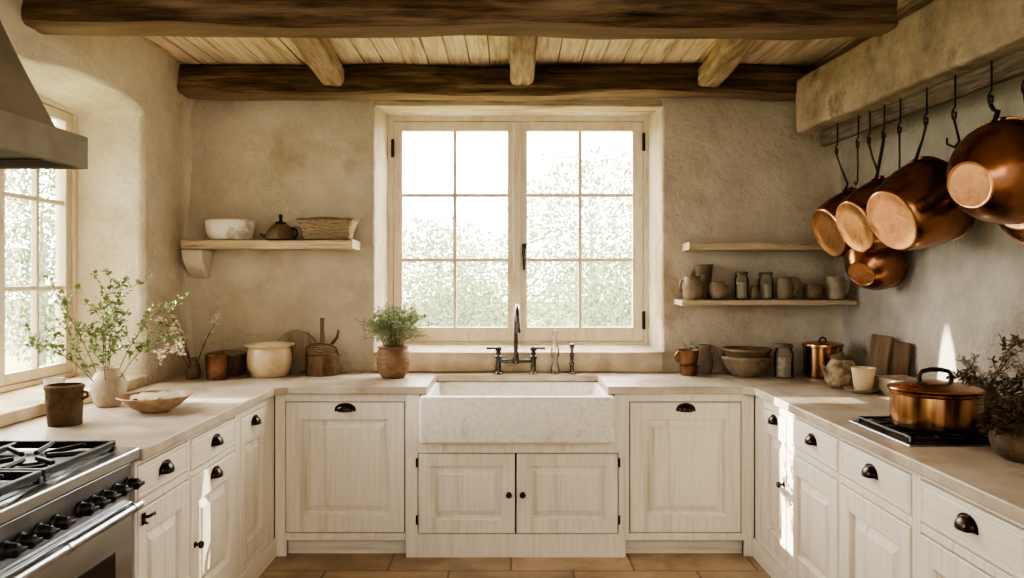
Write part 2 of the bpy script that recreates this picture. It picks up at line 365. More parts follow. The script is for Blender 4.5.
def left(u, v):
    arch = .012 - min(.055, .06 * ((u - 3.72) / .55) ** 2)
    d = niche_depth(u, v - arch * (v > 2), NL[0], NL[1], NL[2], NL[3], .36, .05, .06)
    x = XL - d + lump(u, v, 5.0) * (1 if d == 0 else .4) + fillet(YB - u, .10)
    # old wall leans in towards the ceiling
    if v > 2.45: x += (v - 2.45) * .10
    return (x, u, v)
uy = axis(-.6, 4.80, .04, [(NL[0], .08), (NL[1], .08), (YB, .1)]); vz = axis(-.02, 2.85, .035, [(NL[2], .08), (NL[3] + .02, .08)])
wall_field('wall_left', uy, vz, left, (2.87, 4.095, .975, 2.335), 'plaster_pale')
def right(u, v): return (XR - lump(u, v, 9.0) * 1.3 - fillet(YB - u, .08), u, v)
wall_field('wall_right', axis(-.6, 4.80, .045, [(YB, .08)]), axis(-.02, 2.85, .045, []), right, None, 'plaster_grey')
struct(MB().box(-2.0, -.6, -.05, 2.08, 4.85, 0).build('floor', 'floor_tile', smooth=0))
b = MB(); random.seed(4); x = -2.02
while x < 2.08:
    w = random.uniform(.095, .14); dz = random.uniform(0, .006)
    b.box(x, -.6, ZC + dz, x + w - .004, 4.82, ZC + .03 + dz); x += w
b.box(-2.1, -.62, ZC + .03, 2.12, 4.9, ZC + .06)
struct(b.build('ceiling', 'plank_wood', smooth=0, bevel=.003, bseg=1))

# sills
b = MB(); b.box(NB[0] + .005, 4.69, .9025, NB[1] - .005, 5.03, 1.022)
bmesh.ops.subdivide_edges(b.bm, edges=b.bm.edges, cuts=14, use_grid_fill=True)
struct(b.jitter(.004, 6, 3).build('trim_1', 'sill_stone', smooth=40, bevel=.006))
b = MB(); b.box(-2.33, 2.45, .902, -1.935, 4.15, .952)
bmesh.ops.subdivide_edges(b.bm, edges=b.bm.edges, cuts=14, use_grid_fill=True)
struct(b.jitter(.004, 6, 8).build('trim_2', 'sill_stone', smooth=40, bevel=.006))
# wooden lintel over the sink window
struct(rough_beam((-.83, 4.80, 2.535), (.92, 4.80, 2.535), .15, .045, .008, .004, 6, 21, 40).build('trim_3', 'shelf_wood'))

# ------------------------------------------------------------------ windows
def bars(b, x0, x1, zs0, zs1, st, tr, br_, muntx, muntz, y0, y1, mw=.022):
    # sash: stiles, rails and glazing bars
    b.box(x0, y0, zs0, x0 + st, y1, zs1); b.box(x1 - st, y0, zs0, x1, y1, zs1)
    b.box(x0 + st, y0, zs0, x1 - st, y1, zs0 + br_); b.box(x0 + st, y0, zs1 - tr, x1 - st, y1, zs1)
    for mx in muntx: b.box(mx - mw / 2, y0 + .008, zs0 + br_, mx + mw / 2, y1 - .006, zs1 - tr)
    for mz in muntz: b.box(x0 + st, y0 + .010, mz - mw / 2, x1 - st, y1 - .008, mz + mw / 2)
def espagnolette(parent, x, z, y):
    b = MB(); b.lathe([(0, -.075), (.010, -.072), (.011, .0), (.010, .05), (0, .055)], 10, (x, y - .006, z))
    h = b.build('handle', 'iron', parent)
    b = MB(); b.box(x - .014, y - .012, z - .012, x + .014, y, z + .07)
    b.tube([(x, y - .012, z + .03), (x, y - .04, z + .03), (x - .004, y - .045, z - .03), (x, y - .04, z - .10)], [.008, .009, .007, .009], 8)
    b.build('handle_lever', 'iron', h, bevel=.003)
W1 = sroot('window_1')
b = MB(); yf = 4.985
for x0, x1, z0, z1 in ((-.80, -.757, 1.015, 2.52), (.85, .905, 1.015, 2.52), (-.757, .85, 2.475, 2.52), (-.757, .85, 1.015, 1.062)):
    b.box(x0, yf - .01, z0, x1, yf + .09, z1)
b.build('window_frame', 'window_paint', W1, smooth=0, bevel=.004)
for x0, x1, st0, mx in ((-.754, .034, .056, -.361), (.038, .847, .066, .4445)):
    b = MB(); bars(b, x0, x1, 1.064, 2.472, st0, .058, .09, [mx], [1.586, 2.002], yf, yf + .045)
    s = b.build('sash', 'window_paint', W1, smooth=0, bevel=.0035)
    MB().quad((x0 + .03, yf + .028, 1.10), (x1 - .03, yf + .028, 1.10), (x1 - .03, yf + .028, 2.44), (x0 + .03, yf + .028, 2.44)).build('pane', 'window_glass', s, smooth=0)
b = MB(); b.box(.012, yf - .016, 1.07, .060, yf, 2.468); b.build('meeting_bead', 'window_paint', W1, smooth=0, bevel=.005)
espagnolette(W1, .085, 1.62, yf)
for x, z in ((-.757, 2.30), (-.757, 1.20), (.85, 2.34), (.85, 1.20)):
    MB().box(x - .010, yf - .018, z - .055, x + .010, yf - .008, z + .055).lathe([(0, -.06), (.007, -.058), (.007, .058), (0, .06)], 8, (x, yf - .02, z)).build('hinge', 'iron', W1, bevel=.002)

W2 = sroot('window_2', (-2.31, 0, 0), PI / 2)     # local x = world y, local y = -world x
b = MB()
for x0, x1, z0, z1 in ((2.84, 2.90, .952, 2.42), (4.09, 4.135, .952, 2.42), (2.90, 4.09, 2.335, 2.42), (2.90, 4.09, .952, .975)):
    b.box(x0, -.012, z0, x1, .09, z1)
b.build('window_frame', 'window_paint', W2, smooth=0, bevel=.004)
for x0, x1, mx in ((2.903, 3.492, 3.20), (3.498, 4.087, 3.81)):
    b = MB(); bars(b, x0, x1, .978, 2.332, .052, .05, .052, [mx], [1.42, 1.857], 0, .045)
    s = b.build('sash', 'window_paint', W2, smooth=0, bevel=.0035)
    MB().quad((x0 + .03, .028, 1.0), (x1 - .03, .028, 1.0), (x1 - .03, .028, 2.30), (x0 + .03, .028, 2.30)).build('pane', 'window_glass', s, smooth=0)
MB().box(3.474, -.016, .985, 3.518, 0, 2.325).build('meeting_bead', 'window_paint', W2, smooth=0, bevel=.005)

# ------------------------------------------------------------------ beams
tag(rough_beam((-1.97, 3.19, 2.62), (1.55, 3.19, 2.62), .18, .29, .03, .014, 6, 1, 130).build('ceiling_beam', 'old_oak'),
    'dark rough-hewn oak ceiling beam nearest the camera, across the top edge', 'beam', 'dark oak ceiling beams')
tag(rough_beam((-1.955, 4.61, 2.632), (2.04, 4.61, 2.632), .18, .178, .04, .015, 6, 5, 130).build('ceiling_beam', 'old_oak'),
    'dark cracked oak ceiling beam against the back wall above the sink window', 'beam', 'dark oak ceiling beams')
for x0, x1, lb, sd in ((-.975, -1.035, 'leftmost', 2), (.052, .062, 'middle', 7), (1.085, 1.155, 'rightmost', 11)):
    tag(rough_beam((x0, 3.285, 2.655), (x1, 4.50, 2.645), .135, .125, .035, .008, 7, sd, 40).build('ceiling_joist', 'joist_wood'),
        lb + ' of the three short pale joists between the dark oak beams', 'joist', 'short pale ceiling joists')
# plastered beam along the right wall, slightly askew
def askew(d): return 1.65 + (4.53 - d) * .064
b = rough_beam((askew(4.53) + .165, 4.505, 2.462), (askew(1.2) + .165, 1.2, 2.462), .33, .315, .02, .006, 4, 31, 80)
tag(b.build('plaster_beam', 'plaster_beam'), 'thick rough plastered beam running along the right wall above the copper pots', 'beam')
b = rough_beam((askew(4.43) + .125, 4.43, 2.262), (askew(1.3) + .125, 1.3, 2.262), .04, .085, .006, .0035, 6, 17, 80)
tag(b.build('hanging_rail', 'rail_wood'), 'weathered grey wooden hanging rail under the plastered beam', 'rail')
def rail_x(d): return askew(d) + .125

# ------------------------------------------------------------------ cabinets
def panel_front(w, h, t=.024, st=.07, tr=.07, br_=.08, plain=False):
    # framed door or drawer front: lower-left corner at origin, front face at y=-t
    b = MB()
    def lp(i, y, it=None, ib=None): 
        it = i if it is None else it; ib = i if ib is None else ib
        return [(i, y, ib), (w - i, y, ib), (w - i, y, h - it), (i, y, h - it)]
    L = [lp(0, 0), lp(0, -t + .003), lp(.003, -t)]
    if plain: L += [lp(.012, -t), lp(.014, -t + .0015), lp(.017, -t + .0015), lp(.019, -t)]
    else:
        for di, y in ((0, -t), (.003, -t + .004), (.007, -t + .005), (.009, -t + .019), (.016, -t + .019), (.046, -t + .007), (.048, -t + .003)):
            L.append(lp(st + di, y, tr + di, br_ + di))
    b.rings(L)
    return b
def cup_pull(parent, x, z, y, w=.085):
    b = MB(); loops = []
    for j in range(8):
        v = PI / 2 * j / 7
        loops.append([(x + w/2 * math.cos(PI * i / 16) * (.80 + .20 * math.cos(v)), y - .002 - .026 * math.sin(v) * math.sin(PI * i / 16) ** .55, z + .034 * math.sin(PI * i / 16) ** .8 * math.cos(v) ** .8 - .004 * math.sin(v)) for i in range(17)])
    b.rings(loops, False, False, closed=False)
    o = b.build('cup_pull', 'dark_bronze', parent, smooth=60)
    sm = o.modifiers.new('solid', 'SOLIDIFY'); sm.thickness = .003
    f = MB(); q = [(x + (w/2 + .009) * math.cos(PI * i / 16), z - .004 + .044 * math.sin(PI * i / 16) ** .8) for i in range(17)]
    f.rings([[(a, y + .001, c) for a, c in q], [(a, y - .0025, c) for a, c in q]]); f.build('back_plate', 'dark_bronze', o, smooth=30)
def knob(parent, x, z, y):
    b = MB(); b.lathe([(0, 0), (.012, 0), (.012, .003), (.006, .006), (.006, .014), (.014, .019), (.016, .026), (.011, .033), (0, .035)], 18)
    b.xform(Matrix.Translation((x, y, z)) @ Matrix.Rotation(PI / 2, 4, 'X')); b.build('knob', 'dark_bronze', parent)
def latch(parent, x, z, y):
    b = MB(); b.box(x - .012, y - .004, z - .02, x + .012, y, z + .02); b.tube([(x, y, z + .006), (x, y - .02, z + .008), (x + .03, y - .026, z + .012), (x + .045, y - .018, z + .004)], [.006, .006, .005, .006], 8)
    b.tube([(x, y, z - .010), (x - .01, y - .02, z - .012), (x - .03, y - .02, z - .004)], .004, 6); b.build('latch', 'dark_bronze', parent, bevel=.0015)
def frame_grid(b, x0, x1, z0, z1, holes, y0, y1):
    xs = sorted({x0, x1, *[h[0] for h in holes], *[h[1] for h in holes]}); zs = sorted({z0, z1, *[h[2] for h in holes], *[h[3] for h in holes]})
    for a, c in zip(xs, xs[1:]):
        run = None
        for e, g in zip(zs, zs[1:]):
            solid = not any(h[0] - 1e-6 <= a and c <= h[1] + 1e-6 and h[2] - 1e-6 <= e and g <= h[3] + 1e-6 for h in holes)
            if solid: run = [run[0] if run else e, g]
            if (not solid or g == zs[-1]) and run: b.box(a, y0, run[0], c, y1, run[1]); run = None
G = .0045
def cabinet(label, origin, rotz, w, fronts, depth=.55, top=.858, toe=0.0, car_top=None, extra_holes=(), plinth_h=.0, group='cream base cabinets'):
    t = thing('base_cabinet', label, 'cabinet', origin, rotz, group)
    b = MB(); holes = [f['r'] for f in fronts if not f.get('share')] + list(extra_holes)
    if toe: holes.append((toe[0], toe[1], 0, toe[2]))
    frame_grid(b, 0, w, 0, top, holes, 0, .022)
    b.build('face_frame', 'paint_vert', t, smooth=0, bevel=.0018, bseg=1)
    MB().box(.004, .024, .02 if not toe else toe[2], w - .004, depth, car_top or top - .004).build('carcass', 'cabinet_dark', t, smooth=0)
    if toe: MB().box(toe[0] - .004, .05, 0, toe[1] + .004, .066, toe[2] + .003).build('toe_board', 'paint_horiz', t, smooth=0)
    if plinth_h: MB().box(.001, -.014, 0, w - .001, -.0005, plinth_h).build('plinth', 'paint_horiz', t, smooth=0, bevel=.004)
    for f in fronts:
        x0, x1, z0, z1 = f['r'] if 'd' not in f else f['d']
        ww, hh = x1 - x0 - 2 * G, z1 - z0 - 2 * G
        dr = f['k'] == 'drawer'
        b = panel_front(ww, hh, st=f.get('st', .07), tr=f.get('tr', .07), br_=f.get('br', .08), plain=dr)
        o = b.build('drawer' if dr else 'door', 'paint_horiz' if dr else 'paint_vert', t, (x0 + G, .020, z0 + G), smooth=0, bevel=0)
        for h in f.get('h', ()):
            {'cup': cup_pull, 'knob': knob, 'latch': latch}[h[0]](o, h[1] - x0 - G, h[2] - z0 - G, -.025, *h[3:])
        for hx, hz in f.get('hinge', ()):
            MB().lathe([(0, -.024), (.005, -.023), (.005, .023), (0, .024)], 8, (hx - x0 - G, -.026, hz - z0 - G)).build('hinge', 'iron', o)
    return t
R90 = PI / 2
# left run (local x = world y)
XF = -1.25
cabinet('cream cabinet beside the range with a drawer over a latched panel door', (XF, 2.585, 0), R90, .431,
        [dict(k='drawer', r=(.012, .420, .722, .842), h=[('cup', .215, .775)]),
         dict(k='door', r=(.012, .420, .135, .692), st=.06, tr=.085, h=[('latch', .045, .655)])], plinth_h=.10)
cabinet('cream cabinet second from the range, drawer and door both with cup pulls', (XF, 3.016, 0), R90, .536,
        [dict(k='drawer', r=(.012, .506, .712, .842), h=[('cup', .265, .772)]),
         dict(k='door', r=(.012, .506, .135, .690), st=.07, tr=.10, h=[('cup', .26, .638), ('knob', .045, .42)])], plinth_h=.10)
cabinet('narrow cream full-height door cabinet in the left corner beside the back run', (XF, 3.552, 0), R90, .55,
        [dict(k='door', r=(.030, .400, .135, .822), st=.055, tr=.125, h=[('cup', .225, .765)])], plinth_h=.10)
# back run
YF = 4.10
def bx(px, s=189.5): return (px - HX) / s
cabinet('cream panelled door cabinet on the back wall left of the sink', (-1.246, YF, 0), 0, .691,
        [dict(k='door', r=(.055, .687, .124, .818), st=.078, tr=.088, br_=.09, h=[('cup', .372, .775, .10)])] if False else
        [dict(k='door', r=(.055, .687, .124, .818), st=.078, tr=.088, br=.09, h=[('cup', .372, .772, .095)])],
        toe=(.06, .691, .085))
cabinet('wide cream sink cabinet with two knobbed doors under the white sink', (-.553, YF - .016, 0), 0, 1.157,
        [dict(k='door', r=(.062, 1.118, .124, .550), d=(.062, .578, .124, .550), st=.062, tr=.062, br=.07, h=[('knob', .542, .335)], hinge=((.058, .50), (.058, .20))),
         dict(k='door', r=(.062, 1.118, .124, .550), share=True, d=(.578, 1.118, .124, .550), st=.062, tr=.062, br=.07, h=[('knob', .614, .335)], hinge=((1.122, .50), (1.122, .20)))],
        depth=.50, car_top=.59, extra_holes=((.074, 1.095, .612, .858),), plinth_h=0)
cabinet('cream panelled door cabinet on the back wall right of the sink', (.606, YF, 0), 0, .677,
        [dict(k='door', r=(.018, .610, .124, .818), st=.078, tr=.088, br=.09, h=[('cup', .315, .772, .085)])],
        toe=(0, .625, .085))
# right run (local x = -world y)
XG = 1.287
cabinet('narrow cream full-height door cabinet in the right corner beside the back run', (XG, 4.098, 0), -R90, .498,
        [dict(k='door', r=(.150, .470, .135, .815), st=.05, tr=.115, h=[('cup', .31, .765), ('knob', .448, .50)])], plinth_h=.10)
cabinet('sunlit cream cabinet with drawer and door on the right run next to the corner', (XG, 3.60, 0), -R90, .557,
        [dict(k='drawer', r=(.028, .545, .702, .840), h=[('cup', .29, .768)]), dict(k='door', r=(.028, .545, .135, .672), st=.07, tr=.08)], plinth_h=.10)
cabinet('cream cabinet with drawer and door on the right below the hob', (XG, 3.043, 0), -R90, .575,
        [dict(k='drawer', r=(.013, .549, .702, .840), h=[('cup', .275, .768)]), dict(k='door', r=(.013, .549, .135, .672), st=.075, tr=.08)], plinth_h=.10)
cabinet('cream cabinet nearest the camera on the right run, with one cup pull drawer', (XG, 2.468, 0), -R90, .575,
        [dict(k='drawer', r=(.026, .54, .702, .840), h=[('cup', .285, .768)]), dict(k='door', r=(.026, .54, .135, .672), st=.075, tr=.08)], plinth_h=.10)

# ------------------------------------------------------------------ worktop
XA, XB, YW = -1.226, 1.262, 4.07
def seg(p, q, n=24): return [(p[0] + (q[0]-p[0]) * i / n, p[1] + (q[1]-p[1]) * i / n) for i in range(n)]
SX0, SX1 = -.440, .505
corners = [(XL + .005, 2.585), (XA, 2.585), (XA, YW - .05), (XA + .05, YW), (SX0, YW), (SX0, 4.57), (SX1, 4.57), (SX1, YW), (XB - .05, YW), (XB, YW - .05), (XB, 1.89), (XR - .02, 1.89), (XR - .02, YB - .015), (XL + .005, YB - .015)]
pts = []
for i in range(len(corners)): pts += seg(corners[i], corners[(i + 1) % len(corners)], 20 if 0 < i < 11 and i not in (2, 8) else 2)
pts = [(x + mn.noise((x * 6, y * 6, 1)) * .0035, y + mn.noise((x * 6, y * 6, 9)) * .0035) for x, y in pts]
b = MB(); vs = [b.bm.verts.new((x, y, .86)) for x, y in pts]; f = b.bm.faces.new(vs)
ex = bmesh.ops.extrude_face_region(b.bm, geom=[f])
for v in [e for e in ex['geom'] if isinstance(e, bmesh.types.BMVert)]: v.co.z = CT
o = b.build('worktop', 'worktop_stone', smooth=30, bevel=.005)
tag(o, 'worn beige stone worktop running round three sides of the kitchen', 'worktop')

# ------------------------------------------------------------------ sink
t = thing('farmhouse_sink', 'white stone butler sink with a deep apron front below the window', 'sink', (.031, 3.985, .6185))
hw = .506; D = .60
def rrect(x0, x1, y0, y1, r, z, n=5):
    out = []
    for cx, cy, a0 in ((x1 - r, y1 - r, 0), (x0 + r, y1 - r, PI/2), (x0 + r, y0 + r, PI), (x1 - r, y0 + r, 1.5*PI)):
        for k in range(n + 1): a = a0 + PI/2 * k / n; out.append((cx + r * math.cos(a), cy + r * math.sin(a), z))
    return out
b = MB()
b.rings([rrect(-hw + .012, hw - .012, .012, D, .02, 0), rrect(-hw + .003, hw - .003, .003, D, .024, .004), rrect(-hw, hw, 0, D, .026, .014), rrect(-hw, hw, 0, D, .026, .226), rrect(-hw + .003, hw - .003, .003, D, .024, .236),
         rrect(-hw + .012, hw - .012, .012, D - .01, .02, .24), rrect(-hw + .045, hw - .045, .045, D - .02, .03, .24), rrect(-hw + .052, hw - .052, .052, D - .024, .04, .234), rrect(-hw + .075, hw - .075, .07, D - .04, .06, .05), rrect(-hw + .10, hw - .10, .10, D - .07, .06, .035)])
b.build('basin', 'sink_stone', t, smooth=50)
MB().lathe([(0, .036), (.04, .036), (.045, .039), (.03, .041), (0, .038)], 24, (0, .3, 0)).build('drain', 'nickel', t)
# the sink runs under the worktop at its sides; its rear rests against a stone upstand

# bridge tap
t = thing('bridge_tap', 'dark bronze bridge tap with two levers and tall swan-neck spout behind the sink', 'tap', (.029, 4.615, CT))
for sgn in (-1, 1):
    x = sgn * .104
    b = MB(); b.lathe([(0, 0), (.027, 0), (.027, .006), (.019, .012), (.015, .03), (.017, .05), (.015, .06), (.015, .09), (.021, .095), (.021, .106), (.014, .112), (.013, .135), (.019, .142), (.019, .158), (.010, .166), (0, .168)], 20, (x, 0, 0))
    p = b.build('pillar', 'nickel', t)
    b = MB(); b.tube([(x, 0, .152), (x + sgn * .03, -.004, .155), (x + sgn * .07, -.008, .153)], [.008, .006, .008], 8); b.build('lever', 'nickel', p)
b = MB(); b.tube([(-.104, 0, .078), (-.05, 0, .078), (.05, 0, .078), (.104, 0, .078)], .011, 12)
b.lathe([(0, .06), (.018, .062), (.020, .078), (.018, .096), (.013, .11), (.013, .13), (0, .131)], 16); b.build('bridge', 'nickel', t)
sp = [(0, 0, .10), (0, 0, .26), (0, 0, .335)] + arc((.008, -.075, .335), .075, 0, PI, 12, 'yz')[1:] + [(.014, -.150, .30), (.014, -.150, .255)]
sp = [(p[0] * min(1, i / 6), p[1], p[2]) for i, p in enumerate(sp)]
b = MB(); b.tube(sp, [.0115] * (len(sp) - 1) + [.014], 12); b.build('spout', 'nickel', t)
# side spray
t = thing('side_spray', 'dark bronze side spray on the worktop right of the tap', 'tap', (.362, 4.625, CT))
MB().lathe([(0, 0), (.022, 0), (.022, .006), (.013, .012), (.011, .05), (.016, .058), (.016, .066), (.010, .072)], 18).build('holder', 'nickel', t)
MB().lathe([(0, .073), (.009, .073), (.011, .10), (.014, .12), (.008, .13), (.010, .15), (.015, .158), (.014, .178), (0, .182)], 18).build('spray_head', 'nickel', t)
# glass soap bottle
t = thing('glass_bottle', 'slim clear glass bottle with a stopper standing between tap and side spray', 'bottle', (.262, 4.615, CT))
MB().lathe([(0, 0), (.026, 0), (.027, .02), (.022, .05), (.014, .075), (.014, .09), (.024, .11), (.026, .135), (.018, .165), (.011, .19), (.011, .215), (.015, .219), (.012, .222), (.008, .215), (.008, .19), (.015, .163), (.022, .135), (.020, .112), (.010, .09), (.010, .075), (.018, .048), (.023, .02), (.02, .006), (0, .006)], 20).build('bottle', 'jar_glass', t)
MB().lathe([(0, .205), (.007, .205), (.009, .222), (.014, .232), (.016, .245), (.010, .258), (0, .262)], 16).build('stopper', 'jar_glass', t)

# ------------------------------------------------------------------ range cooker and hood
t = thing('range_cooker', 'stainless steel range cooker with black grates and black knobs at lower left', 'range', (0, 0, 0))
RX0, RX1, RY0, RY1 = -1.93, -1.262, 1.30, 2.572
b = MB(); b.box(RX0, RY0, .03, RX1, RY1, .87); b.build('body', 'steel', t, smooth=0, bevel=.004)
b = MB(); b.box(RX0, RY0, .872, RX1 + .034, RY1 + .002, .912); b.build('cooktop', 'steel', t, smooth=0, bevel=.006)
b = MB(); b.box(RX1 + .001, RY0 + .01, .752, RX1 + .010, RY1 - .01, .862); b.build('control_panel', 'steel_dark', t, smooth=0, bevel=.003)
for y in (2.535, 2.455, 2.385, 2.32, 2.255, 2.13, 2.055, 1.98, 1.915):
    b = MB(); b.lathe([(0, 0), (.024, 0), (.024, .005), (.019, .008), (.018, .034), (.015, .038), (0, .039)], 20)
    b.box(-.006, -.02, .03, .006, .02, .048)
    b.xform(Matrix.Translation((RX1 + .011, y, .798)) @ Matrix.Rotation(PI / 2, 4, 'Y')); b.build('knob', 'black_iron', t, bevel=.002)
b = MB(); b.box(RX1 + .001, RY0 + .02, .12, RX1 + .016, RY1 - .012, .738); d = b.build('oven_door', 'steel', t, smooth=0, bevel=.005)
b = MB(); b.box(RX1 + .0165, RY0 + .13, .26, RX1 + .020, RY1 - .13, .61); b.build('oven_window', 'oven_glass', d, smooth=0, bevel=.004)
b = MB(); b.tube([(RX1 + .041, RY0 + .04, .727), (RX1 + .041, RY1 - .02, .727)], .0155, 16, up=(1, 0, 0))
for y in (RY1 - .06, 2.14, 1.7, RY0 + .08):
    b.tube([(RX1 + .014, y, .724), (RX1 + .041, y, .727)], .011, 10); b.tube([(RX1 + .041, y - .012, .727), (RX1 + .041, y + .012, .727)], .0185, 16, up=(1, 0, 0))
b.build('handle', 'steel', d)
MB().box(RX0 + .03, RY0 + .03, .9125, RX1 - .010, RY1 - .075, .916).build('hob_tray', 'black_iron', t, smooth=0)
for k in range(3):
    y0 = 1.325 + k * .392; y1 = y0 + .385; x0, x1 = RX0 + .05, RX1 - .012
    b = MB(); ft = .014
    def bar(xa, ya, xb, yb, z=.938, h=.018, w=.013):
        if xa == xb: b.box(xa - w/2, ya, z - h/2, xa + w/2, yb, z + h/2)
        else: b.box(xa, ya - w/2, z - h/2, xb, ya + w/2, z + h/2)
    bar(x0, y0 + .01, x1, y0 + .01, h=.024); bar(x0, y1 - .01, x1, y1 - .01, h=.024); bar(x0, y0, x0, y1, h=.024); bar(x1, y0, x1, y1, h=.024); xm = (x0 + x1) / 2; bar(xm, y0, xm, y1)
    for cx in ((x0 + xm) / 2, (xm + x1) / 2):
        ym = (y0 + y1) / 2
        for a in range(8):
            an = a * PI / 4 + .2; r0, r1 = .045, .15
            b.tube([(cx + r0 * math.cos(an), ym + r0 * math.sin(an), .942), (cx + r1 * math.cos(an), ym + r1 * math.sin(an) * 1.15, .945)], .0085, 6)
    for cx in (x0, x1):
        for cy in (y0 + .01, y1 - .01): b.box(cx - .01, cy - .01, .9165, cx + .01, cy + .01, .935)
    b.build('grate', 'black_iron', t, smooth=0, bevel=.003)
    for cx in ((x0 + xm) / 2, (xm + x1) / 2):
        MB().lathe([(0, .9165), (.055, .9165), (.055, .922), (.04, .924), (.038, .930), (0, .932)], 24, (cx, (y0 + y1) / 2, 0)).build('burner', 'black_iron', t)
for x in (RX0 + .05, RX1 - .05):
    for y in (RY0 + .05, RY1 - .05): MB().lathe([(0, 0), (.02, 0), (.02, .03), (0, .03)], 12, (x, y, 0)).build('foot', 'black_iron', t)

t = thing('cooker_hood', 'grey-brown flared cooker hood with a flat band above the range', 'hood', (0, 0, 0))
HX0, HX1, HY0, HY1 = -1.925, -1.36, 1.25, 2.50
b = MB()
b.rings([[(HX0, HY0, 1.82), (HX1, HY0, 1.82), (HX1, HY1, 1.82), (HX0, HY1, 1.82)], [(HX0, HY0, 1.922), (HX1, HY0, 1.922), (HX1, HY1, 1.922), (HX0, HY1, 1.922)],
         [(HX0, HY0 + .06, 1.925), (HX1 - .07, HY0 + .06, 1.925), (HX1 - .07, HY1 - .03, 1.925), (HX0, HY1 - .03, 1.925)],
         [(HX0, HY0 + .1, 1.90), (HX1 - .1, HY0 + .1, 1.90), (HX1 - .1, HY1 - .08, 1.90), (HX0, HY1 - .08, 1.90)]][:3], cap0=False)
bmesh.ops.recalc_face_normals(b.bm, faces=b.bm.faces)
b.rings([[(HX0, HY0, 1.82), (HX1, HY0, 1.82), (HX1, HY1, 1.82), (HX0, HY1, 1.82)], [(HX0 + .01, HY0 + .03, 1.82), (HX1 - .03, HY0 + .03, 1.82), (HX1 - .03, HY1 - .03, 1.82), (HX0 + .01, HY1 - .03, 1.82)],
         [(HX0 + .01, HY0 + .03, 1.86), (HX1 - .03, HY0 + .03, 1.86), (HX1 - .03, HY1 - .03, 1.86), (HX0 + .01, HY1 - .03, 1.86)]], cap0=False, cap1=False)
b.build('band', 'hood_plaster', t, smooth=0, bevel=.004)
MB().box(HX0 + .012, HY0 + .032, 1.845, HX1 - .032, HY1 - .032, 1.855).build('filter', 'hood_inside', t, smooth=0)
b = MB(); loops = []
for i in range(16):
    f = i / 15; z = 1.926 + f * .785; k = 1 - (1 - f) ** 1.35
    xf = HX1 - .072 - .33 * k; ya = HY0 + .062 + .25 * k; yb = HY1 - .032 - .01 * k
    loops.append([(HX0, ya, z), (xf, ya, z), (xf, yb, z), (HX0, yb, z)])
b.rings(loops); b.build('canopy', 'hood_plaster', t, smooth=30, bevel=0)

# ------------------------------------------------------------------ gas hob
t = thing('gas_hob', 'black gas hob set into the right worktop under the big copper pot', 'hob', (0, 0, CT))
gx0, gx1, gy0, gy1 = 1.350, 1.865, 2.63, 3.085
MB().box(gx0, gy0, .0005, gx1, gy1, .006).build('hob_plate', 'black_iron', t, smooth=0, bevel=.004)
b = MB(); b.box(gx0 - .006, gy0 - .006, .0003, gx1 + .006, gy1 + .006, .004); b.build('steel_rim', 'steel', t, smooth=0, bevel=.002)
for k in range(2):
    x0 = gx0 + .015 + k * .255; x1 = x0 + .245; b = MB()
    for (a, c, e, g) in ((x0, gy0 + .02, x1, gy0 + .034), (x0, gy1 - .034, x1, gy1 - .02), (x0, gy0 + .02, x0 + .014, gy1 - .02), (x1 - .014, gy0 + .02, x1, gy1 - .02), (x0, (gy0 + gy1)/2 - .007, x1, (gy0 + gy1)/2 + .007)):
        b.box(a + .003, c + .003, .016, e - .003, g - .003, .026)
    for cy in (gy0 + .13, gy1 - .13):
        cx = (x0 + x1) / 2
        for a in range(6):
            an = a * PI / 3 + .3; b.tube([(cx + .03 * math.cos(an), cy + .03 * math.sin(an), .022), (cx + .112 * math.cos(an), cy + .105 * math.sin(an), .022)], .0045, 6)
    for cx in (x0 + .007, x1 - .007):
        for cy in (gy0 + .027, gy1 - .027): b.box(cx - .008, cy - .008, .0065, cx + .008, cy + .008, .018)
    b.build('grate', 'black_iron', t, smooth=0, bevel=.002)
    for cy in (gy0 + .13, gy1 - .13):
        MB().lathe([(0, .0065), (.042, .0065), (.042, .012), (.028, .014), (.026, .018), (0, .019)], 22, ((x0 + x1) / 2, cy, 0)).build('burner', 'black_iron', t)

# big lidded copper pot on the hob
t = thing('copper_pot', 'large lidded copper casserole standing on the gas hob', 'pot', (1.556, 2.85, CT + .0275))
pr = [(0, 0), (.150, 0), (.157, .004), (.160, .012), (.161, .118), (.166, .124), (.167, .130), (.162, .133), (.157, .130), (.155, .02), (.148, .008), (0, .006)]
MB().lathe(pr, 64).build('body', 'copper_streaked', t)
b = MB(); b.lathe([(0, .1415), (.09, .140), (.155, .134), (.168, .1345), (.171, .138), (.168, .142), (.150, .146), (.10, .158), (.05, .165), (0, .168)], 64); lid = b.build('lid', 'copper', t)
b = MB(); b.tube([(-.062, 0, .162), (-.062, 0, .185), (-.052, 0, .200), (-.02, 0, .207), (.02, 0, .207), (.052, 0, .200), (.062, 0, .185), (.062, 0, .162)], [.010, .008, .008, .0085, .0085, .008, .008, .010], 10, up=(0, 1, 0))
b.build('lid_handle', 'iron', lid)
for o in (t.children): o.scale = (.945, .945, 1.0)

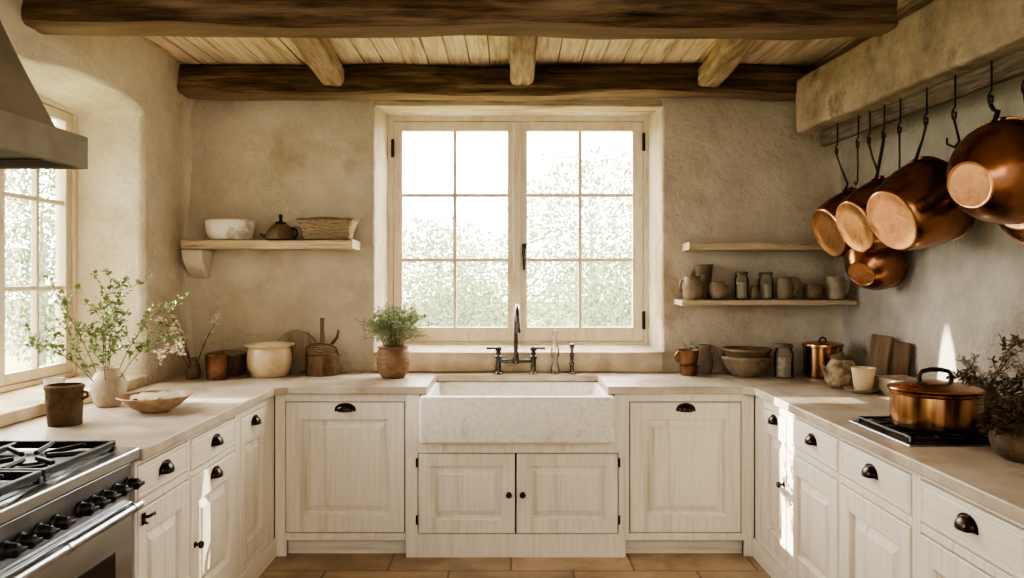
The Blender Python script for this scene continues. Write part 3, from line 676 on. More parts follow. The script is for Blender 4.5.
# ------------------------------------------------------------------ hanging copper pots
def hanging_pot(label, base, rb, rr, depth, yaw, tilt, hook_d, extra=.0, kind='copper_dark', face='copper_lit', name='copper_pot'):
    # base: centre of the pot's bottom; yaw turns the bottom towards the camera; tilt points it down
    n = Vector((-math.cos(yaw) * math.cos(tilt), -math.sin(yaw) * math.cos(tilt), -math.sin(tilt)))   # outward normal of the bottom
    zax = -n; u = (Vector((0, 0, 1)) - zax * zax.z).normalized(); xax = u.cross(zax).normalized()
    # local axes: x = xax, y = u (towards the handle), z = from bottom to rim
    R = Matrix((xax, u, zax)).transposed()
    if R.determinant() < 0: R = Matrix((-xax, u, zax)).transposed()
    t = thing(name, label, 'pot', base, 0, 'copper pots hanging from the rail'); t.rotation_euler = R.to_euler()
    prof = [(rb * .93, 0), (rb, .003), (rb + .006, .010)]
    for i in range(1, 13):
        f = i / 12; prof.append((rb + .006 + (rr - rb - .006) * (math.sin(f * PI / 2) ** .85), .010 + (depth - .010) * f))
    prof += [(rr + .006, depth), (rr + .007, depth + .004), (rr + .001, depth + .006), (rr - .003, depth)]
    for i in range(11, 0, -1):
        f = i / 12; prof.append((rb + .002 + (rr - rb - .006) * (math.sin(f * PI / 2) ** .85), .014 + (depth - .012) * f))
    prof += [(rb * .9, .012), (0, .010)]
    body = MB().lathe(prof, 56, wob=.012, seed=hook_d).build('body', kind, t, smooth=50)
    # the flat bottom, with the window highlight put into its copper colour
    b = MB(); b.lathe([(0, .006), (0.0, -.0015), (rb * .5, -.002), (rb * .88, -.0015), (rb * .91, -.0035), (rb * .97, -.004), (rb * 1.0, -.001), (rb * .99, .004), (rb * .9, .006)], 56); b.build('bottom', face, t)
    # long iron strap handle riveted to the rim and running up to the hook
    inv = R.inverted(); B = Vector(base)
    top = Vector((rail_x(hook_d) - .035, hook_d, 2.135 + extra))
    rim = B + u * (rr - .004) + zax * (depth - .02)
    rim2 = B + u * (rr + .010) + zax * (depth - .004)
    P = [B + u * (rr - .02) + zax * (depth - .07), rim + u * .008, rim2 + Vector((0, 0, .02)), rim2.lerp(top, .55), top]
    P = [inv @ (p - B) for p in P]
    b = MB(); b.tube(P, [.012, .012, .010, .008, .008], 8, flat=.4)
    th = inv @ (top - B); up = inv @ Vector((0, 0, 1)); sd = inv @ Vector((0, 1, 0))
    b.tube([th + up * (.018 + .016 * math.sin(a)) + sd * (.013 * math.cos(a)) for a in [2 * PI * k / 14 for k in range(15)]], .0045, 6)
    b.build('handle', 'iron', t)
    return top
def hook(label, d, top_z=2.135, dx=.0):
    x = rail_x(d) - .035
    pts = [(rail_x(d) + .012, d, 2.328), (rail_x(d) - .005, d, 2.334), (x + .005, d, 2.328), (x + .004, d, 2.29), (x + .004, d, top_z + .055)] + [(x + .006 * 0 + .0, d + .016 * math.sin(a), top_z + .035 - .0 + .018 * math.cos(a) - .006) for a in (.3, 1.2, 2.2, 3.1, 4.0, 4.8)]
    b = MB(); b.tube(pts, .004, 7)
    return tag(b.build('iron_hook', 'iron'), label, 'hook', 'iron hooks on the hanging rail')
RD = math.radians
hooks = []
def pot_at(px, py, X): d = F * X / (px - HX); return (X, d, EYE + (HY - py) * d / F)
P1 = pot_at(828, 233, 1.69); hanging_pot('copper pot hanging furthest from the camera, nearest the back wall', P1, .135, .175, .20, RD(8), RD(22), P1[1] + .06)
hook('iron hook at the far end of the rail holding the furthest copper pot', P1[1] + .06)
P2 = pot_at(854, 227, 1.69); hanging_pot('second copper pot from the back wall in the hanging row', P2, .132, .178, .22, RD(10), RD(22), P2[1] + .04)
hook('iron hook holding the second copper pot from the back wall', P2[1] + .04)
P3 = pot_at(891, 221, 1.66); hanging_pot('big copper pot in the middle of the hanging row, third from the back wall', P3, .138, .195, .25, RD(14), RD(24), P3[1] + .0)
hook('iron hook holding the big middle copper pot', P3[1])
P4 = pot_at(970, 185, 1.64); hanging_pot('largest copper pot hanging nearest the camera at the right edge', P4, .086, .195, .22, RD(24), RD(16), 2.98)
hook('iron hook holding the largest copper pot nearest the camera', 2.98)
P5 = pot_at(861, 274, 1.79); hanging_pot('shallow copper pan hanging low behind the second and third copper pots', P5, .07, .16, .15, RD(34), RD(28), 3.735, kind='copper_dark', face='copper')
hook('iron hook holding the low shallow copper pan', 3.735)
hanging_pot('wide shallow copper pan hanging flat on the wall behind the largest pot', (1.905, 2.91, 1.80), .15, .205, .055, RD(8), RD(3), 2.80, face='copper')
hook('iron hook at the right edge holding the wide shallow pan', 2.80)
# iron utensils and a spare hook
def utensil(label, d, L, name='iron_skewer'):
    x = rail_x(d) - .035; z = 2.135
    b = MB(); b.tube([(x, d + .013 * math.cos(a), z + .018 + .016 * math.sin(a)) for a in [2 * PI * k / 14 for k in range(15)]], .0035, 6)
    b.tube([(x, d, z + .003), (x + .003, d + .004, z - L * .5), (x, d, z - L), (x - .012, d - .006, z - L - .02), (x - .02, d - .01, z - L)], [.0045, .004, .0045, .004, .003], 7)
    tag(b.build(name, 'iron'), label, 'utensil', 'iron skewers on the hanging rail')
    return
for d, L, lb, hl in ((3.98, .17, 'thin iron skewer hanging between the first and second copper pots', 'iron hook holding the skewer between first and second pots'), (3.60, .20, 'thin iron skewer hanging just left of the big middle copper pot', 'iron hook holding the skewer beside the big middle pot')):
    utensil(lb, d, L); hook(hl, d)
d = 3.20; x = rail_x(d) - .035
hook('empty iron hook on the rail between the two largest copper pots', d, 2.12)
b = MB(); b.tube([(x, d + .013 * math.cos(a), 2.138 + .016 * math.sin(a)) for a in [2 * PI * k / 12 for k in range(13)]], .004, 6)
b.tube([(x, d, 2.122), (x + .004, d - .01, 2.08), (x + .01, d - .02, 2.03), (x - .01, d - .02, 2.005), (x - .035, d - .01, 2.02), (x - .03, d, 2.045)], [.005, .005, .005, .005, .004, .004], 8)
tag(b.build('meat_hook', 'iron'), 'curled iron meat hook dangling empty between the two largest copper pots', 'hook')

# ------------------------------------------------------------------ shelves
def shelf(label, x0, x1, y0, z, th, seed, name='wall_shelf'):
    b = rough_beam((x0, (y0 + YB) / 2 + .002, z - th / 2), (x1, (y0 + YB) / 2 + .002, z - th / 2), YB - y0 - .012, th, .008, .003, 6, seed, 50)
    return b
t = thing('wall_shelf', 'pale rough wooden shelf on one corbel, left of the sink window', 'shelf', (0, 0, 0), 0, 'rough wooden wall shelves')
shelf('', -1.90, -.912, 4.46, 1.69, .05, 41).build('board', 'shelf_wood', t)
b = MB(); loops = []
for f, dy, dz in ((0, .20, 0), (.25, .195, .03), (.5, .17, .075), (.75, .12, .12), (.95, .07, .155), (1, .03, .168)):
    loops.append([(-1.925, YB - .015, 1.638 - dz), (-1.925, YB - dy, 1.638 - dz), (-1.80 - .02 * f, YB - dy, 1.638 - dz), (-1.80 - .02 * f, YB - .015, 1.638 - dz)])
b.rings(loops); b.build('corbel', 'plaster_pale', t, smooth=50, bevel=.012)
tag(shelf('', 1.035, 2.0, 4.50, 1.678, .045, 43).build('wall_shelf', 'shelf_wood'), 'bare rough wooden shelf, upper of the two right of the window', 'shelf', 'rough wooden wall shelves')
tag(shelf('', .988, 2.0, 4.48, 1.342, .03, 47).build('wall_shelf', 'shelf_wood'), 'rough wooden shelf crowded with jugs and jars, lower of the two right of the window', 'shelf', 'rough wooden wall shelves')

# ------------------------------------------------------------------ pottery helpers
def hollow(prof, th=.006):
    """outer profile bottom->top plus an inner wall"""
    inn = [(max(r - th, .001), max(z, prof[0][1] + th)) for r, z in reversed(prof)]
    return [(0, prof[0][1])] + list(prof) + inn + [(0, prof[0][1] + th)]
def loop_handle(x, z0, z1, out, r=.008, ang=0, n=10):
    P = []
    for i in range(n + 1):
        a = -PI/2 + PI * i / n
        rr = x + out * math.cos(a); P.append((rr * math.cos(ang), rr * math.sin(ang), (z0 + z1) / 2 + (z1 - z0) / 2 * math.sin(a)))
    return P
def vessel(name, label, cat, loc, prof, m, body='body', handle=None, spout=None, group=None, seg=36, wob=.0, rz=0, hm=None, th=.006, sx=1, sy=1):
    t = thing(name, label, cat, loc, rz, group)
    MB().lathe(hollow(prof, th), seg, wob=wob, seed=loc[0] * 7, sx=sx, sy=sy).build(body, m, t, smooth=50)
    if handle:
        b = MB(); b.tube(loop_handle(*handle), .007, 8, flat=1.3); b.build('handle', hm or m, t)
    if spout:
        r, z, ang = spout; c, s = math.cos(ang), math.sin(ang)
        b = MB(); P = [((r - .012) * c, (r - .012) * s, z - .05), ((r + .004) * c, (r + .004) * s, z - .02), ((r + .022) * c, (r + .022) * s, z + .004)]
        b.tube(P, [.012, .014, .010], 10); b.build('spout', m, t)
    return t

# ---- left worktop and sill
t = vessel('clay_pot', 'rough dark brown clay pot on the left worktop nearest the range', 'pot', (-1.735, 3.02, CT), [(.058, 0), (.060, .006), (.063, .05), (.066, .10), (.066, .135), (.070, .142), (.070, .152), (.064, .156)], 'rough_clay', wob=.05)
MB().tube([(.058 * math.cos(a), .058 * math.sin(a), .118 + .01 * math.sin(3 * a)) for a in [2 * PI * k / 24 for k in range(25)]], .0001, 4).bm.free()
b = MB(); b.tube([(.066, .0, .13), (.085, .005, .125), (.088, .004, .11), (.068, .0, .10)], .006, 8); b.build('lug', 'rough_clay', t)
t = vessel('ceramic_vase', 'pale speckled stoneware vase holding leafy branches by the left window', 'vase', (-1.787, 3.45, CT),
           [(.045, 0), (.05, .004), (.066, .04), (.073, .08), (.070, .115), (.055, .145), (.047, .155), (.047, .168), (.053, .174)], 'pale_ceramic', wob=.01)
t = vessel('white_cup', 'small white translucent glass cup on the sill behind the clay pot', 'cup', (-2.035, 3.46, .953), [(.026, 0), (.030, .003), (.042, .05), (.044, .07)], 'milk_glass', th=.003)
t = thing('shallow_dish', 'shallow brown glazed dish holding folded linen on the left worktop', 'dish', (-1.52, 3.32, CT))
MB().lathe([(0, 0), (.058, 0), (.062, .006), (.095, .022), (.128, .05), (.145, .066), (.150, .068), (.147, .071), (.126, .057), (.09, .03), (.05, .012), (0, .011)], 48, wob=.02).build('dish', 'dish_glaze', t, smooth=60)
b = MB(); n = 20
V = {}
for i in range(n + 1):
    for j in range(n + 1):
        u, v = i / n * 2 - 1, j / n * 2 - 1
        x, y = .098 * u * math.sqrt(1 - v * v / 2), .085 * v * math.sqrt(1 - u * u / 2)
        z = .058 + .016 * mn.noise((u * 2.2, v * 2.2, 4)) + .008 * mn.noise((u * 5, v * 5, 1)) - .012 * (u * u + v * v) * .4
        V[i, j] = b.bm.verts.new((x, y, z))
for i in range(n):
    for j in range(n): b.bm.faces.new((V[i, j], V[i+1, j], V[i+1, j+1], V[i, j+1]))
o = b.build('folded_linen', 'linen', None, (-1.52, 3.32, CT + .008), smooth=180); sm = o.modifiers.new('solid', 'SOLIDIFY'); sm.thickness = .006
tag(o, 'crumpled pale linen cloth lying in the shallow brown dish', 'cloth')

# leafy branches
def branch_curve(p0, p1, bend, n=8, sag=0):
    p0, p1 = Vector(p0), Vector(p1); c = p0.lerp(p1, .5) + Vector(bend)
    return [p0 * (1 - f) ** 2 + c * 2 * f * (1 - f) + p1 * f * f for f in [i / n for i in range(n + 1)]]
def branch(name, label, cat, group, root, tip, bend, leafm, stemm, rnd, r0=.0028, leaf=(.028, .015), dens=16, start=.3, twigs=5, tl=.10, part='leaves', spread=1.0):
    st, lf = MB(), MB(); root = Vector(root)
    main = [p - root for p in branch_curve(root, tip, bend)]
    st.tube(main, [r0 * (1 - .6 * i / 8) for i in range(9)], 6)
    runs = [(main, start)]
    for k in range(twigs):
        f = start + (1 - start) * (k + rnd.random() * .7) / twigs; q = min(7, int(f * 8)); a = main[q].lerp(main[q + 1], f * 8 - q)
        d = (main[q + 1] - main[q]).normalized(); s = Vector((rnd.uniform(-1, 1), rnd.uniform(-1, 1), rnd.uniform(-.5, .9))).normalized()
        e = a + (d * .7 + s * .8).normalized() * tl * rnd.uniform(.5, 1.15)
        tw = branch_curve(a, e, (0, 0, rnd.uniform(-.02, .03)), 5); st.tube(tw, r0 * .42, 5); runs.append((tw, .2))
    for run, s0 in runs:
        for k in range(dens if run is main else max(4, dens // 2)):
            f = s0 + (1 - s0) * rnd.random() ** .8; n = len(run) - 1; q = min(n - 1, int(f * n)); a = run[q].lerp(run[q + 1], f * n - q)
            d = (run[q + 1] - run[q]).normalized(); s = Vector((rnd.uniform(-1, 1), rnd.uniform(-1, 1), rnd.uniform(-.6, 1))).normalized()
            l = leaf[0] * rnd.uniform(.6, 1.25)
            lf.leaf(a + s * .002, d * .4 + s * spread, (rnd.uniform(-.5, .5), rnd.uniform(-.8, .2), 1), l, leaf[1] * l / leaf[0])
    t = thing(name, label, cat, root, 0, group)
    st.build('stem', stemm, t); lf.build(part, leafm, t, smooth=0)
    return t
rnd = random.Random(12)
vb = Vector((-1.787, 3.45, CT + .02))
for tip, bend in (((-2.02, 3.52, 1.28), (-.05, 0, .02)), ((-1.93, 3.30, 1.40), (0, 0, .06)), ((-1.80, 3.50, 1.47), (-.04, 0, .02)), ((-1.70, 3.40, 1.44), (-.05, 0, .04)),
                  ((-1.55, 3.55, 1.36), (-.06, 0, .10)), ((-1.50, 3.40, 1.22), (-.03, 0, .10)), ((-1.97, 3.20, 1.20), (.02, 0, .09)), ((-1.66, 3.18, 1.28), (-.03, 0, .06)), ((-1.86, 3.62, 1.35), (0, 0, .03))):
    branch('leafy_branch', 'thin green leafy branch standing in the pale stoneware vase', 'branch', 'leafy branches in the stoneware vase', vb, tip, bend, 'leaf_green', 'stem_green', rnd, dens=22, twigs=9, start=.36, tl=.12, leaf=(.025, .018), r0=.0024)

# dried blossom in the far left corner
t = vessel('dark_bottle', 'small dark stoneware bottle in the left back corner holding dried blossom', 'bottle', (-1.80, 4.40, CT), [(.034, 0), (.038, .005), (.042, .04), (.038, .075), (.022, .10), (.018, .115), (.021, .12)], 'stoneware_brown')
for tip, bend in (((-1.905, 4.22, 1.33), (.05, 0, .06)), ((-1.86, 4.10, 1.24), (.04, -.03, .14)), ((-1.78, 4.12, 1.08), (0, -.05, .22)), ((-1.67, 4.46, 1.26), (.0, 0, .07)), ((-1.84, 4.05, 1.02), (0, -.05, .22))):
    branch('dried_branch', 'dark dried twig with papery cream blossoms drooping in the left back corner', 'branch', 'dried blossom twigs in the corner bottle', (-1.80, 4.40, CT + .02), tip, bend, 'blossom', 'twig', rnd, r0=.0032, dens=22, twigs=5, start=.35, tl=.06, leaf=(.022, .017), part='blossoms')

# left end of the back worktop
t = vessel('copper_pot', 'small old copper pot with a wire bail, left of the cream crock', 'pot', (-1.655, 4.375, CT), [(.052, 0), (.056, .004), (.060, .07), (.062, .13), (.066, .136), (.064, .14)], 'copper_old', wob=.02)
b = MB(); b.tube([(.064, 0, .125), (.085, -.02, .12), (.098, -.03, .09), (.088, -.02, .05), (.066, 0, .03)], .004, 6); b.build('bail', 'iron', t)
t = vessel('brown_bowl', 'dark brown lidded stoneware pan behind the small copper pot', 'bowl', (-1.675, 4.575, CT), [(.095, 0), (.10, .005), (.108, .06), (.112, .115), (.118, .12)], 'stoneware_brown')
MB().lathe([(0, .1215), (.119, .1215), (.120, .127), (.09, .137), (.03, .143), (0, .143)], 36).build('lid', 'stoneware', t)
t = vessel('cream_crock', 'round cream glazed crock with a flat flared rim on the back worktop', 'crock', (-1.405, 4.52, CT), [(.095, 0), (.102, .004), (.122, .05), (.128, .10), (.122, .145), (.114, .165), (.118, .172), (.140, .178), (.143, .186), (.136, .190), (.112, .188)], 'cream_glaze', seg=48)
MB().lathe([(0, .183), (.108, .183), (.110, .190), (.09, .198), (.02, .203), (0, .203)], 40).build('lid', 'cream_glaze', t)
def disc_board(loc, r, tiltx, m, name, label):
    b = MB(); b.lathe([(0, 0), (r - .004, 0), (r, .004), (r, .014), (r - .004, .018), (0, .018)], 48)
    b.xform(Matrix.Rotation(-PI / 2 + 0, 4, 'X'))
    for v in b.bm.verts: v.co.z += r
    o = b.build(name, m, None, loc, (tiltx, 0, 0)); return o
tag(disc_board((-1.298, 4.674, CT), .128, RD(-6), 'grey_board', 'round_board', ''), 'round grey wooden board leaning on the wall behind the cream crock', 'board')
t = thing('wooden_box', 'small round bentwood box with an upright stick handle, left of the potted herb', 'box', (-1.110, 4.585, CT))
MB().lathe([(0, 0), (.092, 0), (.095, .004), (.095, .045), (.099, .047), (.099, .062), (.095, .064), (.095, .10), (.099, .102), (.099, .118), (.09, .121), (0, .121)], 40).build('body', 'brown_wood', t)
MB().lathe([(0, .1215), (.094, .1215), (.093, .14), (.075, .165), (.04, .182), (0, .186)], 36).build('lid', 'wicker', t)
b = MB(); b.tube([(.005, -.03, .10), (.004, -.02, .20), (.0, -.015, .26), (.0, -.015, .335)], [.012, .016, .011, .013], 10); b.build('stick_handle', 'brown_wood', t)
b = MB(); b.tube([(.04, .03, .17), (.075, .035, .215), (.085, .035, .255), (.08, .03, .262)], [.010, .009, .008, .006], 8); b.build('spout', 'brown_wood', t)
b = MB(); b.tube([(-.094, -.02, .11), (-.09, -.04, .16), (-.05, -.08, .185), (0, -.09, .19), (.05, -.08, .185), (.09, -.04, .16), (.094, -.02, .11)], .004, 6); b.build('hoop', 'twig', t)

# potted herb
t = thing('potted_herb', 'bushy green flowering herb in a round terracotta pot left of the sink', 'plant', (-.675, 4.45, CT))
MB().lathe(hollow([(.062, 0), (.066, .004), (.090, .05), (.096, .10), (.092, .145), (.082, .165), (.086, .174), (.090, .180)], .007), 44).build('pot', 'terracotta', t, smooth=50)
MB().lathe([(0, .150), (.082, .148), (.08, .156), (.04, .164), (0, .165)], 24).build('soil', 'soil', t)
st, lf = MB(), MB(); rnd = random.Random(5); heads = []
for k in range(62):
    a = rnd.uniform(0, 2 * PI); rr = rnd.random() ** .55; q = rnd.uniform(-.7, 1) if rr > .6 else rnd.uniform(.2, 1)
    tip = Vector((.215 * rr * math.cos(a), .14 * rr * math.sin(a) - .02, .285 + .125 * q * math.sqrt(max(.05, 1 - rr * rr * .8))))
    run = branch_curve((.05 * rr * math.cos(a), .05 * rr * math.sin(a), .155), tip, (tip.x * -.25, 0, .07), 6); st.tube(run, .0013, 4)
    runs = [run]
    for j in range(6):
        f = rnd.uniform(.35, 1); qi = min(5, int(f * 6)); p = run[qi].lerp(run[qi + 1], f * 6 - qi)
        s_ = Vector((rnd.uniform(-1, 1), rnd.uniform(-1, 1), rnd.uniform(-.5, 1))).normalized()
        tw = branch_curve(p, p + s_ * rnd.uniform(.03, .065), (0, 0, .012), 3); st.tube(tw, .0007, 4); runs.append(tw)
    for rn in runs:
        n = len(rn) - 1
        for j in range(9):
            f = rnd.uniform(.2, 1); qi = min(n - 1, int(f * n)); p = rn[qi].lerp(rn[qi + 1], f * n - qi)
            s_ = Vector((rnd.uniform(-1, 1), rnd.uniform(-1, 1), rnd.uniform(-.6, .9))).normalized()
            lf.leaf(p + s_ * .003, s_, (rnd.uniform(-.6, .6), -.6, 1), rnd.uniform(.010, .018), rnd.uniform(.009, .015))
    if rnd.random() < .55:
        fl = MB()
        for j in range(7):
            s_ = Vector((rnd.uniform(-1, 1), rnd.uniform(-1, 1), rnd.uniform(-.2, 1))).normalized(); fl.leaf((0, 0, 0), s_, (0, 0, 1), .013, .010)
        heads.append((fl, tuple(tip + Vector((0, 0, .008)))))
st.build('stems', 'stem_green', t); lf.build('leaves', 'leaf_sage', t, smooth=0); [f_.build('flower_head', 'lilac', t, p_, smooth=0) for f_, p_ in heads]

# ---- left shelf
zs = 1.694
t = thing('marble_bowl', 'low white veined marble bowl on the left wall shelf', 'bowl', (-1.655, 4.585, zs))
MB().lathe([(0, 0), (.115, 0), (.122, .006), (.138, .04), (.143, .075), (.146, .105), (.143, .115), (.136, .117), (.130, .105), (.12, .05), (.09, .025), (0, .022)], 48, sy=.72, wob=.05, seed=2).build('bowl', 'white_marble', t, smooth=60)
t = thing('iron_jug', 'squat dark brown iron pot with a knobbed lid on the left wall shelf', 'jug', (-1.358, 4.58, zs))
MB().lathe([(0, 0), (.080, 0), (.086, .004), (.085, .03), (.072, .06), (.050, .085), (.034, .095), (0, .098)], 36).build('body', 'stoneware_brown', t)
MB().lathe([(0, .094), (.036, .094), (.032, .104), (.012, .108), (.008, .125), (.011, .135), (.009, .15), (0, .152)], 24).build('lid', 'iron', t)
b = MB(); b.tube([(.066, -.01, .07), (.095, -.01, .062), (.103, -.01, .035), (.088, -.01, .008)], .005, 8); b.build('handle', 'iron', t)
b = MB(); b.tube([(-.075, -.01, .02), (-.102, -.01, .024), (-.115, -.01, .035)], [.011, .009, .008], 8); b.build('spout', 'stoneware_brown', t)
t = vessel('cream_cup', 'small round cream cup between the iron pot and the loaf basket', 'cup', (-1.262, 4.63, zs), [(.026, 0), (.032, .003), (.043, .04), (.040, .075), (.043, .082)], 'pale_ceramic', th=.004)
t = thing('loaf_basket', 'oblong pale woven loaf basket at the right end of the left shelf', 'basket', (-1.078, 4.585, zs))
L = []
for ix, iy, z in ((.128, .07, 0), (.133, .074, .004), (.143, .083, .05), (.158, .092, .10), (.166, .098, .113), (.164, .096, .120), (.156, .09, .118), (.138, .08, .06), (.125, .068, .012)):
    L.append(rrect(-ix, ix, -iy, iy, .035, z))
MB().rings(L).build('body', 'pale_wicker', t, smooth=50)
b = MB(); q = rrect(-.164, .164, -.096, .096, .036, .117, 8); q.append(q[0])
b.tube(q, .0065, 7); b.build('rim', 'wicker', t)
b = MB(); b.lathe([(0, .10), (.10, .10), (.13, .112), (.12, .126), (.06, .135), (0, .137)], 30, (-.02, 0, 0), sx=1, sy=.55, wob=.1); b.build('lid_cloth', 'stoneware', t)

# ---- right lower shelf
zs = 1.346; GS = 'pottery and jars on the lower right shelf'
vessel('stoneware_jug', 'pale grey stoneware jug at the left end of the lower right shelf', 'jug', (1.066, 4.565, zs), [(.046, 0), (.050, .004), (.060, .04), (.060, .085), (.048, .12), (.044, .132), (.048, .138)], 'stoneware', handle=(.052, .04, .11, .022, .007, PI), spout=(.046, .132, -.4), group=GS)
vessel('tall_jug', 'tall brown stoneware jug behind the pale jug on the lower right shelf', 'jug', (1.155, 4.655, zs), [(.038, 0), (.042, .004), (.046, .06), (.046, .12), (.050, .17), (.054, .20), (.056, .205)], 'stoneware_brown', handle=(.044, .06, .17, .03, .007, PI * .9), group=GS)
vessel('round_pot', 'squat round brown pot in front of the tall jug on the lower right shelf', 'pot', (1.213, 4.56, zs), [(.036, 0), (.040, .003), (.053, .035), (.054, .065), (.044, .092), (.040, .10), (.043, .104)], 'stoneware', handle=(.048, .03, .08, .022, .006, 0), group=GS)
def storage_jar(label, loc, r, h, fill, fm='jar_fill', group=GS, name='glass_jar'):
    t = thing(name, label, 'jar', loc, 0, group)
    MB().lathe([(0, 0), (r - .004, 0), (r, .004), (r, h * .72), (r * .86, h * .80), (r * .80, h * .83), (r * .84, h * .86), (r * .84, h * .88), (r * .78, h * .88), (r * .76, h * .82), (r - .004, h * .71), (r - .004, .006), (0, .005)], 28).build('glass', 'jar_glass', t)
    MB().lathe([(0, .0065), (r - .005, .0065), (r - .005, h * fill), (r * .5, h * fill + .006), (0, h * fill + .003)], 24, wob=.0).build('contents', fm, t)
    MB().lathe([(0, h * .884), (r * .92, h * .884), (r * .94, h * .90), (r * .94, h * .96), (r * .86, h * .99), (0, h)], 26).build('lid', 'stoneware_brown', t)
    return t
storage_jar('left one of the two tall lidded glass jars on the lower right shelf', (1.356, 4.57, zs), .041, .162, .62)
vessel('small_bottle', 'tiny brown bottle between the two tall jars on the lower right shelf', 'bottle', (1.4285, 4.55, zs), [(.024, 0), (.027, .003), (.027, .045), (.020, .065), (.016, .08), (.019, .086)], 'stoneware_brown', group=GS, th=.004)
storage_jar('right one of the two tall lidded glass jars on the lower right shelf', (1.502, 4.58, zs), .043, .160, .55, 'pale_ceramic')
vessel('mug', 'tall tan mug with a right-hand handle near the middle of the lower right shelf', 'mug', (1.602, 4.555, zs), [(.040, 0), (.043, .003), (.044, .06), (.043, .115), (.046, .123)], 'stoneware', handle=(.043, .03, .10, .026, .007, -.2), group=GS)
for k, lb in enumerate(('left one of two small plates standing on edge behind the tan mug', 'right one of two small plates standing on edge behind the tan mug')):
    b = MB(); b.lathe([(0, 0), (.035, 0), (.062, .010), (.066, .014), (.06, .015), (.034, .006), (0, .006)], 36)
    b.xform(Matrix.Rotation(PI / 2, 4, 'X'));
    for v in b.bm.verts: v.co.z += .066
    tag(b.build('small_plate', 'stoneware', None, (1.66 + k * .03, 4.665, zs), (RD(-9), 0, RD(-14 + k * 6))), lb, 'plate', 'plates on the lower right shelf')
vessel('squat_mug', 'low dark brown mug between the plates and the last tan mug on the shelf', 'mug', (1.775, 4.56, zs), [(.044, 0), (.048, .003), (.051, .04), (.049, .085), (.052, .09)], 'stoneware_brown', handle=(.047, .02, .075, .022, .006, .3), group=GS)
vessel('mug', 'tan straight mug at the right end of the lower right shelf', 'mug', (1.902, 4.56, zs), [(.045, 0), (.049, .003), (.050, .07), (.049, .125), (.052, .132)], 'pale_ceramic', handle=(.047, .03, .11, .026, .007, .0), group=GS)

# ---- right part of the back worktop
t = vessel('copper_cup', 'small copper cup at the bottom of the two-cup stack right of the window', 'cup', (1.042, 4.555, CT), [(.042, 0), (.046, .003), (.050, .03), (.053, .055), (.055, .058)], 'copper_old', group='stacked copper cups')
t = vessel('copper_cup', 'wider copper cup with sprigs, top of the two-cup stack right of the window', 'cup', (1.040, 4.555, CT + .0585), [(.044, 0), (.048, .003), (.056, .04), (.060, .085), (.063, .09)], 'copper_old', handle=(.052, .02, .075, .022, .005, PI), group='stacked copper cups')
rnd = random.Random(8)
for tip in ((1.01, 4.52, 1.09), (1.06, 4.55, 1.10), (1.09, 4.56, 1.07)):
    branch('herb_sprig', 'short green herb sprig poking out of the upper copper cup', 'herb', 'herb sprigs in the copper cup', (1.040, 4.555, CT + .08), tip, (0, 0, .01), 'leaf_sage', 'stem_green', rnd, r0=.0015, dens=9, twigs=2, tl=.03, leaf=(.016, .009), start=.55)
vessel('olive_jug', 'olive brown jug with a loop handle behind the stacked copper cups', 'jug', (1.155, 4.645, CT), [(.040, 0), (.044, .004), (.052, .05), (.050, .10), (.040, .13), (.042, .165), (.046, .172)], 'stoneware', handle=(.044, .07, .16, .028, .006, -.3), spout=(.044, .165, PI))
GB = 'nested brown bowls'
vessel('mixing_bowl', 'large banded stoneware mixing bowl, outer of the nested bowls right of the sink', 'bowl', (1.374, 4.525, CT), [(.072, 0), (.078, .004), (.105, .03), (.130, .07), (.138, .10), (.143, .104), (.143, .116)], 'stoneware', group=GB, seg=48, th=.008)
vessel('mixing_bowl', 'dark brown bowl nested inside the large banded mixing bowl', 'bowl', (1.374, 4.525, CT + .048), [(.062, 0), (.072, .004), (.10, .025), (.122, .06), (.130, .095), (.139, .10), (.139, .115)], 'stoneware_brown', group=GB, seg=48, th=.008)
t = storage_jar('large clear glass storage jar beside the tall copper stockpot', (1.562, 4.45, CT), .054, .195, .60, group=None, name='storage_jar')
t = thing('copper_stockpot', 'tall lidded copper stockpot in the right back corner', 'pot', (1.797, 4.48, CT))
MB().lathe([(0, 0), (.098, 0), (.104, .004), (.106, .012), (.106, .168), (.110, .172), (.110, .178), (.104, .178), (.103, .01), (0, .008)], 56).build('body', 'copper_streaked', t)
b = MB(); b.lathe([(0, .1785), (.112, .1785), (.115, .182), (.114, .190), (.108, .196), (.06, .204), (0, .207)], 48); l = b.build('lid', 'copper', t)
b = MB(); b.tube([(-.02, 0, .204), (-.014, 0, .222), (0, 0, .228), (.014, 0, .222), (.02, 0, .204)], .005, 8, up=(0, 1, 0)); b.build('lid_knob', 'iron', l)
# ---- right worktop
t = thing('rough_teapot', 'rough speckled brown teapot with a short spout beside the cream cup', 'teapot', (1.715, 4.03, CT))
MB().lathe([(0, 0), (.055, 0), (.062, .006), (.082, .04), (.086, .075), (.074, .115), (.058, .14), (.052, .15), (.048, .15), (.05, .14), (0, .138)], 36, wob=.06).build('body', 'rough_ceramic', t)
MB().lathe([(0, .1505), (.056, .1505), (.060, .158), (.045, .170), (.014, .175), (.012, .184), (0, .187)], 24).build('lid', 'stoneware_brown', t)
b = MB(); b.tube([(-.070, -.01, .06), (-.092, -.016, .085), (-.104, -.02, .115), (-.118, -.022, .128)], [.018, .014, .010, .008], 10); b.build('spout', 'rough_ceramic', t)
b = MB(); b.tube(loop_handle(.072, .03, .12, .03, .007, .6), .007, 8); b.build('handle', 'twig', t)
t = vessel('saucer', 'pale saucer under the cream cup on the right worktop', 'saucer', (1.742, 3.865, CT), [(.045, 0), (.05, .004), (.080, .016), (.086, .022)], 'pale_ceramic', body='saucer', th=.004)
